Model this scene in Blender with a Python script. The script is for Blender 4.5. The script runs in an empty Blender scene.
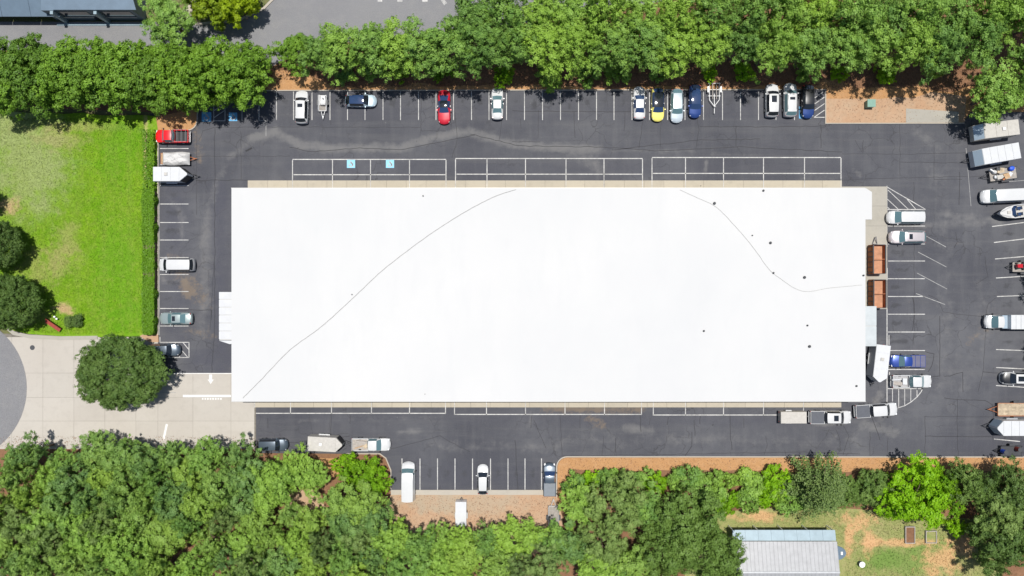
import bpy, bmesh, math, random
import numpy as np
from mathutils import Vector, Matrix

# ------------------------------------------------------------------ camera, sky, sun, exposure
SC = bpy.context.scene
COL = SC.collection
CAM_H, FPX = 105.0, 682.667
cam_d = bpy.data.cameras.new('camera'); cam_d.lens = 24.0; cam_d.sensor_width = 36.0
cam_d.clip_end = 2000.0
cam = bpy.data.objects.new('camera', cam_d); COL.objects.link(cam)
cam.location = (0, 0, CAM_H); SC.camera = cam
SUN_TO = Vector((0.04, 0.19, 1.0)).normalized()
world = bpy.data.worlds.new('World'); SC.world = world; world.use_nodes = True
wn = world.node_tree.nodes; wl = world.node_tree.links
bg = wn['Background']; sky = wn.new('ShaderNodeTexSky'); sky.sky_type = 'NISHITA'; sky.sun_disc = False
sky.sun_elevation = math.asin(SUN_TO.z); sky.sun_rotation = math.atan2(SUN_TO.x, SUN_TO.y)
wl.new(sky.outputs[0], bg.inputs[0]); bg.inputs[1].default_value = 0.085
sun_d = bpy.data.lights.new('sun', 'SUN'); sun_d.energy = 5.0; sun_d.angle = math.radians(0.55); sun_d.color = (1.0, 0.965, 0.905)
sun = bpy.data.objects.new('sun', sun_d); COL.objects.link(sun)
sun.rotation_euler = (-SUN_TO).to_track_quat('-Z', 'Y').to_euler()
SC.view_settings.view_transform = 'Standard'; SC.view_settings.look = 'None'
SC.view_settings.gamma = 1.0; SC.view_settings.exposure = 0.0
SC.view_settings.use_curve_mapping = False
RND = random.Random(7)

def gp(px, py, z=0.0):
    """a pixel direction meets the horizontal plane at height z"""
    k = (CAM_H - z) / FPX
    return ((px - 512) * k, (288 - py) * k)
PXM = CAM_H / FPX            # metres per ground pixel

# ------------------------------------------------------------------ node helpers and materials
class NT:
    def __init__(s, name):
        s.m = bpy.data.materials.new(name); s.m.use_nodes = True
        s.n = s.m.node_tree.nodes; s.l = s.m.node_tree.links
        s.b = s.n['Principled BSDF']; s.out = s.n['Material Output']
        s.pos = s.n.new('ShaderNodeNewGeometry').outputs['Position']
    def set(s, inp, v):
        i = s.b.inputs[inp]
        if hasattr(v, 'node'): s.l.new(v, i)
        else: i.default_value = v
    def noise(s, scale, detail=4, rough=0.55, stretch=None, vec=None, dist=0.0):
        v = vec or s.pos
        if stretch:
            mp = s.n.new('ShaderNodeMapping'); mp.inputs['Scale'].default_value = stretch
            s.l.new(v, mp.inputs[0]); v = mp.outputs[0]
        t = s.n.new('ShaderNodeTexNoise'); t.inputs['Scale'].default_value = scale
        t.inputs['Detail'].default_value = detail; t.inputs['Roughness'].default_value = rough
        t.inputs['Distortion'].default_value = dist
        s.l.new(v, t.inputs['Vector']); return t.outputs['Fac']
    def rng(s, v, a, b, c=0.0, d=1.0, smooth=False):
        r = s.n.new('ShaderNodeMapRange'); r.inputs[1].default_value = a; r.inputs[2].default_value = b
        r.inputs[3].default_value = c; r.inputs[4].default_value = d
        if smooth: r.interpolation_type = 'SMOOTHSTEP'
        s.l.new(v, r.inputs[0]); return r.outputs[0]
    def math(s, op, a, b=None):
        m = s.n.new('ShaderNodeMath'); m.operation = op
        for i, v in enumerate((a, b)):
            if v is None: continue
            if hasattr(v, 'node'): s.l.new(v, m.inputs[i])
            else: m.inputs[i].default_value = v
        return m.outputs[0]
    def mix(s, f, a, b, mode='MIX'):
        m = s.n.new('ShaderNodeMix'); m.data_type = 'RGBA'; m.blend_type = mode
        for i, v in ((0, f), (6, a), (7, b)):
            if hasattr(v, 'node'): s.l.new(v, m.inputs[i])
            elif i == 0: m.inputs[0].default_value = v
            else: m.inputs[i].default_value = (*v, 1) if len(v) == 3 else v
        return m.outputs[2]
    def attr(s, name):
        a = s.n.new('ShaderNodeAttribute'); a.attribute_name = name; return a.outputs['Fac']
    def blob(s, px, py, rx, ry, wob=0.35):
        """mask of a worn patch round a ground point, with a ragged edge"""
        x, y = gp(px, py)
        mp = s.n.new('ShaderNodeMapping')
        mp.vector_type = 'TEXTURE'
        mp.inputs['Location'].default_value = (x, y, 0); mp.inputs['Scale'].default_value = (rx * PXM, ry * PXM, 1000)
        s.l.new(s.pos, mp.inputs[0])
        ln = s.n.new('ShaderNodeVectorMath'); ln.operation = 'LENGTH'; s.l.new(mp.outputs[0], ln.inputs[0])
        d = s.math('ADD', ln.outputs['Value'], s.rng(s.noise(0.45, 8, 0.75), 0.25, 0.75, -1.5*wob, 1.5*wob))
        return s.rng(d, 0.3, 1.2, 1.0, 0.0, True)
    def bump(s, h, strength=0.3, dist=0.03):
        b = s.n.new('ShaderNodeBump'); b.inputs['Strength'].default_value = strength
        b.inputs['Distance'].default_value = dist
        s.l.new(h, b.inputs['Height']); s.l.new(b.outputs[0], s.b.inputs['Normal'])

MATS = {}
def simple(name, col, rough=0.6, metal=0.0, var=0.0, scale=2.0, coat=0.0, spec=0.5):
    if name in MATS: return MATS[name]
    t = NT(name)
    if var:
        n = t.noise(scale, 5, 0.65)
        lo = tuple(c * (1 - var) for c in col); hi = tuple(min(1, c * (1 + var)) for c in col)
        t.set('Base Color', t.mix(t.rng(n, 0.3, 0.7), lo, hi))
    else: t.set('Base Color', (*col, 1))
    t.set('Roughness', rough); t.set('Metallic', metal); t.set('Coat Weight', coat); t.set('Coat Roughness', 0.08)
    t.set('Specular IOR Level', spec)
    MATS[name] = t.m; return t.m

def m_asphalt():
    t = NT('asphalt_lot')
    big = t.noise(0.045, 5, 0.6); mid = t.noise(0.35, 6, 0.65); fine = t.noise(9.0, 3, 0.7)
    strk = t.noise(0.5, 4, 0.6, (0.12, 1.6, 1)); strv = t.noise(0.5, 4, 0.6, (1.6, 0.12, 1))
    c = t.mix(t.rng(big, 0.38, 0.62), (0.043, 0.045, 0.058), (0.096, 0.098, 0.110))
    c = t.mix(t.rng(mid, 0.40, 0.70, 0, 0.6), c, (0.039, 0.041, 0.055))
    c = t.mix(t.rng(strk, 0.5, 0.8, 0, 0.45), c, (0.125, 0.123, 0.125))
    c = t.mix(t.rng(strv, 0.5, 0.8, 0, 0.35), c, (0.125, 0.125, 0.130))
    vo = t.n.new('ShaderNodeTexVoronoi'); vo.feature = 'DISTANCE_TO_EDGE'; vo.inputs['Scale'].default_value = 0.30
    wv = t.n.new('ShaderNodeVectorMath'); wv.operation = 'ADD'; nz = t.n.new('ShaderNodeTexNoise'); nz.inputs['Scale'].default_value = 0.5; nz.inputs['Detail'].default_value = 6
    sv = t.n.new('ShaderNodeVectorMath'); sv.operation = 'SCALE'; sv.inputs['Scale'].default_value = 2.2
    t.l.new(t.pos, nz.inputs['Vector']); t.l.new(nz.outputs['Color'], sv.inputs[0]); t.l.new(sv.outputs[0], wv.inputs[1]); t.l.new(t.pos, wv.inputs[0]); t.l.new(wv.outputs[0], vo.inputs['Vector'])
    ck = t.math('MULTIPLY', t.rng(vo.outputs['Distance'], 0.0, 0.022, 0.75, 0.0), t.rng(t.noise(0.10, 4, 0.6), 0.46, 0.60))
    c = t.mix(ck, c, (0.022, 0.022, 0.026))
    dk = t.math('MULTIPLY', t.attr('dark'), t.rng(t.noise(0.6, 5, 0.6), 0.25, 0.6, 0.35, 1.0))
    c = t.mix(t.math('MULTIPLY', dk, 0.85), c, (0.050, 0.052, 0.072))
    br = t.math('ADD', t.attr('dust'), t.rng(t.noise(0.5, 7, 0.7), 0.3, 0.7, -0.5, 0.35))
    c = t.mix(t.math('MULTIPLY', t.rng(br, 0.1, 1.1, 0, 1, True), 0.5), c, (0.22, 0.213, 0.205))
    ru = t.math('ADD', t.attr('rust'), t.rng(t.noise(1.1, 6, 0.7), 0.3, 0.7, -0.5, 0.3))
    c = t.mix(t.math('MULTIPLY', t.rng(ru, 0.12, 0.8, 0, 1, True), 0.6), c, (0.22, 0.16, 0.10))
    oi = t.math('ADD', t.attr('oil'), t.rng(t.noise(1.3, 6, 0.7), 0.3, 0.7, -0.55, 0.25))
    c = t.mix(t.math('MULTIPLY', t.rng(oi, 0.05, 0.7, 0, 1, True), 0.7), c, (0.030, 0.031, 0.036))
    # oil drips and small pale scuffs
    spot = t.noise(1.6, 3, 0.5, None, None, 0.6)
    c = t.mix(t.rng(spot, 0.70, 0.78, 0, 0.7), c, (0.03, 0.031, 0.035))
    sc = t.noise(2.3, 2, 0.5); c = t.mix(t.rng(sc, 0.74, 0.80, 0, 0.6), c, (0.2, 0.195, 0.19))
    c = t.mix(t.rng(fine, 0.3, 0.75, 0.0, 0.4), c, (0.15, 0.15, 0.155))
    t.set('Base Color', c); t.set('Roughness', 0.9); t.set('Specular IOR Level', 0.25); t.bump(fine, 0.35, 0.02); return t.m

def ground_mat(name, cols, s1=0.25, s2=2.2, fine=7.0, rough=0.95, extra=None, bs=0.5, bd=0.05, fk=0.75):
    t = NT(name)
    a = t.noise(s1, 5, 0.6); b = t.noise(s2, 6, 0.7); f = t.noise(fine, 4, 0.75)
    c = t.mix(t.rng(a, 0.32, 0.68), cols[0], cols[1])
    c = t.mix(t.rng(b, 0.45, 0.8, 0, 0.8), c, cols[2])
    dark = tuple(x * 0.55 for x in cols[0]); c = t.mix(t.rng(f, 0.42, 0.75, 0.0, fk), c, dark)
    if extra: c = extra(t, c)
    t.set('Base Color', c); t.set('Roughness', rough); t.set('Specular IOR Level', 0.15); t.bump(f, bs, bd); return t.m

def lawn_extra(t, c):
    pale = (0.27, 0.325, 0.12); dry = (0.35, 0.31, 0.13); bare = (0.50, 0.34, 0.20)
    lush = (0.11, 0.275, 0.010)
    stripe = t.noise(0.7, 3, 0.5, (1.4, 0.05, 1))
    for b in ((32, 165, 46, 62), (10, 130, 50, 34)):
        c = t.mix(t.math('MULTIPLY', t.blob(*b, 0.4), 0.95), c, pale)
    for b in ((62, 140, 30, 14), (68, 240, 14, 26), (22, 318, 40, 10), (80, 128, 60, 6), (60, 262, 22, 20), (36, 270, 20, 26)):
        c = t.mix(t.math('MULTIPLY', t.blob(*b, 0.7), 0.45), c, dry)
    for b in ((118, 270, 28, 60), (125, 320, 30, 18), (120, 150, 25, 40)):
        c = t.mix(t.math('MULTIPLY', t.blob(*b, 0.6), 0.6), c, lush)
    for b in ((11, 207, 13, 9), (66, 309, 9, 7)):
        c = t.mix(t.math('MULTIPLY', t.blob(*b, 0.6), 0.85), c, bare)
    c = t.mix(t.math('MULTIPLY', t.blob(146, 150, 2.5, 40, 0.5), 0.8), c, (0.48, 0.36, 0.2))
    c = t.mix(t.rng(stripe, 0.45, 0.75, 0, 0.35), c, (0.21, 0.28, 0.05))
    c = t.mix(t.rng(t.noise(0.9, 7, 0.8), 0.5, 0.78, 0, 0.6), c, (0.27, 0.34, 0.07)); c = t.mix(t.rng(t.noise(1.7, 6, 0.8, None, None, 0.4), 0.55, 0.78, 0, 0.35), c, (0.10, 0.235, 0.008))
    return c
def yard_extra(t, c):
    for b in ((905, 560, 50, 16), (880, 560, 20, 14), (930, 545, 30, 10)):
        c = t.mix(t.math('MULTIPLY', t.blob(*b, 0.5), 0.75), c, (0.14, 0.23, 0.05))
    for b in ((858, 522, 20, 9), (868, 540, 8, 18), (900, 542, 60, 5), (962, 545, 14, 14), (848, 535, 5, 20), (756, 516, 30, 6), (940, 560, 20, 20)):
        c = t.mix(t.math('MULTIPLY', t.blob(*b, 0.7), 0.8), c, (0.55, 0.33, 0.17))
    return c
def pad_extra(t, c):
    for b in ((470, 503, 60, 12), (430, 500, 40, 14)):
        c = t.mix(t.math('MULTIPLY', t.blob(*b, 0.6), 0.6), c, (0.36, 0.30, 0.22))
    return c
MATS['asphalt'] = m_asphalt()
MATS['lawn'] = ground_mat('lawn_grass', ((0.128, 0.285, 0.008), (0.19, 0.335, 0.014), (0.245, 0.325, 0.045)), 0.28, 1.1, 4.0, extra=lawn_extra, bs=0.6, bd=0.06)
MATS['yard'] = ground_mat('yard_grass', ((0.22, 0.26, 0.08), (0.30, 0.30, 0.12), (0.40, 0.32, 0.17)), 0.2, 1.4, 6.0, extra=yard_extra)
MATS['mulch'] = ground_mat('pine_straw', ((0.46, 0.255, 0.115), (0.41, 0.22, 0.10), (0.50, 0.31, 0.17)), 0.2, 1.6, 6.0)
MATS['clay'] = ground_mat('red_clay', ((0.42, 0.265, 0.165), (0.455, 0.31, 0.205), (0.385, 0.295, 0.205)), 0.2, 0.8, 3.0, extra=pad_extra, fk=0.4)
MATS['litter'] = ground_mat('leaf_litter', ((0.19, 0.10, 0.058), (0.25, 0.14, 0.08), (0.33, 0.17, 0.09)), 0.3, 2.0, 4.0, bs=0.8, bd=0.08)
MATS['far_ground'] = ground_mat('far_ground', ((0.12, 0.15, 0.05), (0.17, 0.16, 0.08), (0.2, 0.14, 0.08)), 0.05, 0.7, 4.0)
MATS['road'] = ground_mat('road_asphalt', ((0.20, 0.20, 0.21), (0.235, 0.235, 0.24), (0.26, 0.255, 0.25)), 0.08, 0.7, 9.0, bs=0.2, bd=0.02)

def m_concrete(name, base, dark, warm, joint_var=0.06):
    t = NT(name)
    a = t.noise(0.12, 5, 0.6); b = t.noise(0.9, 6, 0.68); f = t.noise(8, 3, 0.7)
    st = t.noise(0.35, 4, 0.6, (0.3, 1.4, 1))
    oi = t.n.new('ShaderNodeObjectInfo')
    c = t.mix(t.rng(a, 0.3, 0.7), base, warm)
    c = t.mix(t.rng(b, 0.5, 0.85, 0, 0.55), c, dark)
    c = t.mix(t.rng(st, 0.55, 0.85, 0, 0.35), c, dark)
    c = t.mix(t.rng(f, 0.45, 0.8, 0, 0.25), c, dark)
    c = t.mix(t.rng(oi.outputs['Random'], 0, 1, 0, 0.22), c, dark)
    t.set('Base Color', c); t.set('Roughness', 0.88); t.set('Specular IOR Level', 0.2); t.bump(f, 0.2, 0.01); return t.m
MATS['apron'] = m_concrete('apron_concrete', (0.465, 0.435, 0.39), (0.335, 0.31, 0.275), (0.43, 0.395, 0.35))
MATS['walk'] = m_concrete('sidewalk_concrete', (0.46, 0.415, 0.335), (0.30, 0.27, 0.22), (0.42, 0.375, 0.295))
MATS['pad'] = m_concrete('pad_concrete', (0.36, 0.34, 0.30), (0.26, 0.245, 0.21), (0.40, 0.375, 0.32))
MATS['kerb'] = m_concrete('kerb_concrete', (0.42, 0.39, 0.34), (0.28, 0.255, 0.22), (0.44, 0.39, 0.32))

def m_line(name, col, wear=0.5):
    t = NT(name); n = t.noise(3.0, 6, 0.75); n2 = t.noise(0.4, 4, 0.6)
    f = t.math('ADD', t.rng(n, 0.35, 0.75, 0, wear), t.rng(n2, 0.4, 0.8, 0, wear * 0.8))
    t.set('Base Color', t.mix(f, col, (0.12, 0.12, 0.125))); t.set('Roughness', 0.75); return t.m
MATS['line'] = m_line('line_paint', (0.62, 0.61, 0.585), 0.6)
MATS['line_fresh'] = m_line('fresh_line_paint', (0.72, 0.71, 0.69), 0.2)
MATS['line_old'] = m_line('worn_line_paint', (0.42, 0.415, 0.40), 0.75)
MATS['blue_paint'] = m_line('accessible_blue_paint', (0.10, 0.38, 0.66), 0.3)
MATS['sky_paint'] = m_line('faded_blue_paint', (0.27, 0.60, 0.78), 0.2)
MATS['tar'] = simple('tar_seal', (0.022, 0.022, 0.026), 0.75)
def m_roof():
    t = NT('roof_membrane'); a = t.noise(0.06, 4, 0.6); b = t.noise(0.5, 5, 0.6, (1, 0.25, 1))
    c = t.mix(t.rng(a, 0.3, 0.7), (0.562, 0.560, 0.552), (0.528, 0.531, 0.530))
    c = t.mix(t.rng(b, 0.5, 0.85, 0, 0.5), c, (0.505, 0.51, 0.512))
    t.set('Base Color', c); t.set('Roughness', 0.7); t.set('Specular IOR Level', 0.2); return t.m
MATS['roof'] = m_roof()
simple('wall_stucco', (0.60, 0.56, 0.48), 0.9, 0, 0.08, 1.0)
simple('coping', (0.44, 0.44, 0.43), 0.5, 0.3)
simple('awning_white', (0.52, 0.53, 0.545), 0.5, 0, 0.05, 1.2)
simple('awning_blue', (0.44, 0.475, 0.49), 0.4, 0.1, 0.08, 1.0)
simple('slate_blue_metal', (0.115, 0.165, 0.22), 0.5, 0.1, 0.10, 0.8)
simple('sheet_metal', (0.33, 0.335, 0.345), 0.5, 0.1, 0.10, 1.2)
simple('pale_blue_metal', (0.25, 0.33, 0.375), 0.5, 0.1, 0.10, 1.2)
simple('dark_grey', (0.05, 0.052, 0.058), 0.6)
simple('black_plastic', (0.018, 0.018, 0.02), 0.5)
simple('rubber', (0.02, 0.02, 0.021), 0.85)
simple('alloy', (0.55, 0.56, 0.57), 0.35, 0.8)
simple('steel', (0.33, 0.33, 0.34), 0.5, 0.6, 0.15, 3)
simple('galvanised', (0.52, 0.53, 0.54), 0.5, 0.3, 0.12, 3)
simple('lamp_clear', (0.75, 0.77, 0.78), 0.15)
simple('lamp_red', (0.40, 0.02, 0.015), 0.2)
simple('rust', (0.36, 0.135, 0.06), 0.85, 0, 0.35, 1.4)
simple('rust_orange', (0.43, 0.215, 0.125), 0.9, 0, 0.22, 1.1)
simple('timber', (0.42, 0.28, 0.16), 0.85, 0, 0.25, 3)
simple('timber_pale', (0.42, 0.34, 0.24), 0.9, 0, 0.4, 1.6)
simple('timber_grey', (0.34, 0.31, 0.28), 0.9, 0, 0.2, 3)
simple('tarp', (0.52, 0.515, 0.505), 0.7, 0, 0.08, 2)
simple('tarp_blue', (0.02, 0.09, 0.55), 0.5)
simple('trailer_white', (0.555, 0.565, 0.575), 0.35, 0, 0.04, 1.5, 0.3)
simple('trailer_grey', (0.50, 0.50, 0.50), 0.5, 0, 0.10, 1.8)
simple('trailer_cream', (0.44, 0.42, 0.385), 0.55, 0, 0.10, 2.5)
simple('silver_blue_metal', (0.38, 0.47, 0.55), 0.35, 0.3)
simple('transformer_green', (0.16, 0.30, 0.24), 0.5, 0, 0.08, 2)
simple('bench_red', (0.30, 0.045, 0.03), 0.6, 0, 0.15, 4)
simple('bark', (0.15, 0.105, 0.075), 0.95, 0, 0.3, 5)
simple('roof_cable_grey', (0.30, 0.30, 0.295), 0.95, 0, 0.2, 3)
simple('joint_grit', (0.17, 0.155, 0.13), 0.95, 0, 0.3, 2)
simple('white_paint', (0.8, 0.8, 0.79), 0.5)
def m_glass(name, col, rough=0.06):
    t = NT(name); t.set('Base Color', (*col, 1)); t.set('Roughness', rough); t.set('Specular IOR Level', 0.8); t.set('Coat Weight', 0.3)
    MATS[name] = t.m
m_glass('glass_teal', (0.10, 0.18, 0.20)); m_glass('glass_dark', (0.014, 0.018, 0.024)); m_glass('glass_blue', (0.025, 0.05, 0.12))
def paint(name, col, metal=0.15, rough=0.32): return simple('paint_' + name, col, rough, metal, 0.03, 2.0, 0.6)
paint('white', (0.555, 0.56, 0.56), 0); paint('silver', (0.50, 0.49, 0.50), 0.3); paint('lilac_silver', (0.50, 0.46, 0.47), 0.25)
paint('pale_blue', (0.42, 0.53, 0.60), 0.2); paint('ice', (0.50, 0.57, 0.62), 0.2); paint('red', (0.50, 0.012, 0.03), 0.1)
paint('bright_red', (0.72, 0.01, 0.015), 0); paint('yellow', (0.78, 0.70, 0.17), 0.0); paint('navy', (0.025, 0.06, 0.22), 0.3)
paint('royal', (0.02, 0.055, 0.27), 0.3); paint('black', (0.012, 0.013, 0.016), 0.1); paint('sage', (0.30, 0.36, 0.36), 0.3)
paint('slate', (0.075, 0.10, 0.13), 0.3); paint('bronze', (0.10, 0.09, 0.085), 0.3)

# ------------------------------------------------------------------ mesh helpers
class MB:
    def __init__(s): s.v = []; s.f = []
    def add(s, vs, fs):
        o = len(s.v); s.v += [tuple(v) for v in vs]; s.f += [tuple(i + o for i in f) for f in fs]; return s
    def box(s, x0, x1, y0, y1, z0, z1):
        return s.add([(x0,y0,z0),(x1,y0,z0),(x1,y1,z0),(x0,y1,z0),(x0,y0,z1),(x1,y0,z1),(x1,y1,z1),(x0,y1,z1)],
                     [(3,2,1,0),(4,5,6,7),(0,1,5,4),(1,2,6,5),(2,3,7,6),(3,0,4,7)])
    def cbox(s, cx, cy, cz, sx, sy, sz): return s.box(cx-sx/2, cx+sx/2, cy-sy/2, cy+sy/2, cz-sz/2, cz+sz/2)
    def prism(s, poly, z0, z1, top_inset=0.0):
        n = len(poly)
        if sum(poly[i][0]*poly[(i+1)%n][1]-poly[(i+1)%n][0]*poly[i][1] for i in range(n)) < 0: poly = poly[::-1]
        top = poly
        if top_inset:
            cx = sum(p[0] for p in poly)/n; cy = sum(p[1] for p in poly)/n
            top = [(cx+(p[0]-cx)*(1-top_inset), cy+(p[1]-cy)*(1-top_inset)) for p in poly]
        vs = [(x, y, z0) for x, y in poly] + [(x, y, z1) for x, y in top]
        return s.add(vs, [tuple(range(n-1,-1,-1)), tuple(range(n,2*n))] + [(i,(i+1)%n,(i+1)%n+n,i+n) for i in range(n)])
    def tube(s, p0, p1, r0, r1=None, n=8):
        r1 = r0 if r1 is None else r1
        p0 = Vector(p0); p1 = Vector(p1); d = (p1-p0).normalized()
        a = d.orthogonal().normalized(); b = d.cross(a)
        vs = [p0 + (a*math.cos(t)+b*math.sin(t))*r0 for t in [2*math.pi*i/n for i in range(n)]] + \
             [p1 + (a*math.cos(t)+b*math.sin(t))*r1 for t in [2*math.pi*i/n for i in range(n)]]
        return s.add(vs, [tuple(range(n-1,-1,-1)), tuple(range(n,2*n))] + [(i,(i+1)%n,(i+1)%n+n,i+n) for i in range(n)])
    def mesh(s, name, mat, smooth=None):
        me = bpy.data.meshes.new(name); me.from_pydata(s.v, [], s.f); me.materials.append(MATS[mat] if isinstance(mat, str) else mat)
        if smooth:
            bm = bmesh.new(); bm.from_mesh(me); bmesh.ops.recalc_face_normals(bm, faces=bm.faces)
            for f in bm.faces: f.smooth = True
            for e in bm.edges: e.smooth = not (len(e.link_faces) != 2 or e.calc_face_angle(0) > math.radians(smooth))
            bm.to_mesh(me); bm.free()
        me.update(); return me
    def obj(s, name, mat, parent=None, smooth=None): return link(name, s.mesh(name, mat, smooth), parent)
def link(name, me, parent=None):
    o = bpy.data.objects.new(name, me); COL.objects.link(o); o.parent = parent; return o
def tag(o, label=None, cat=None, group=None, kind=None):
    for k, v in (('label', label), ('category', cat), ('group', group), ('kind', kind)):
        if v: o[k] = v
    return o
def thing(name, label, cat, loc, rz=0.0, group=None):
    o = link(name, None); o.location = loc; o.rotation_euler = (0, 0, rz); o.empty_display_size = 0.3
    return tag(o, label, cat, group)
def copy_tree(o, parent=None):
    c = o.copy(); COL.objects.link(c); c.parent = parent
    for ch in list(o.children): copy_tree(ch, c)
    return c
def poly_px(pts, z=0.0): return [gp(x, y, z) for x, y in pts]
def sheet(name, pts, ztop, zbot, mat, parent=None, kind='structure'):
    """a slab from an outline in ground pixels"""
    poly = poly_px(pts); mb = MB(); mb.prism(poly, zbot, ztop)
    me = mb.mesh(name, mat); bm = bmesh.new(); bm.from_mesh(me)
    bmesh.ops.triangulate(bm, faces=[f for f in bm.faces if len(f.verts) > 4]); bm.to_mesh(me); bm.free()
    o = link(name, me, parent)
    if kind and not parent: o['kind'] = kind
    return o
def ribbon(pts, w, z0, z1):
    """mitred strip along a polyline in metres"""
    P = [Vector((p[0], p[1])) for p in pts]; L = []; R = []
    for i, p in enumerate(P):
        a = (P[i]-P[i-1]).normalized() if i else None
        b = (P[i+1]-P[i]).normalized() if i < len(P)-1 else None
        d = (a + b).normalized() if a is not None and b is not None else (a if a is not None else b)
        n = Vector((-d.y, d.x)); k = 1.0
        if a is not None and b is not None: k = 1/max(0.5, n.dot(Vector((-a.y, a.x))))
        L.append(p+n*w/2*k); R.append(p-n*w/2*k)
    mb = MB(); n = len(P)
    for zz in (z0, z1): mb.v += [(q.x, q.y, zz) for q in L] + [(q.x, q.y, zz) for q in R]
    for i in range(n-1):
        mb.f.append((2*n+i, 3*n+i, 3*n+i+1, 2*n+i+1))
        mb.f.append((i, 2*n+i, 2*n+i+1, i+1)); mb.f.append((n+i, n+i+1, 3*n+i+1, 3*n+i))
    mb.f.append((0, n, 3*n, 2*n)); mb.f.append((n-1, 3*n-1, 4*n-1, 2*n-1)[::-1])
    mb.f = [f[::-1] for f in mb.f]
    me = mb.mesh('ribbon', 'kerb'); bm = bmesh.new(); bm.from_mesh(me); bmesh.ops.recalc_face_normals(bm, faces=bm.faces)
    return me, bm
def strip(name, pts, w, z0, z1, mat, parent=None):
    me, bm = ribbon(pts, w, z0, z1); bm.to_mesh(me); bm.free(); me.name = name
    me.materials.clear(); me.materials.append(MATS[mat]); return link(name, me, parent)
def arc(cx, cy, r, a0, a1, n=8):
    return [(cx + r*math.cos(math.radians(a0+(a1-a0)*i/n)), cy - r*math.sin(math.radians(a0+(a1-a0)*i/n))) for i in range(n+1)]
def ragged(x0, y0, x1, y1, n, amp, seed):
    r = random.Random(seed); return [(x0+(x1-x0)*i/n, y0+(y1-y0)*i/n + r.uniform(-amp, amp)) for i in range(n+1)]

# ------------------------------------------------------------------ ground, lot, beds, roads
g = MB().add([(-700,-700,-0.06),(700,-700,-0.06),(700,700,-0.06),(-700,700,-0.06)], [(0,1,2,3)]).obj('ground', 'far_ground'); g['kind'] = 'structure'

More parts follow.
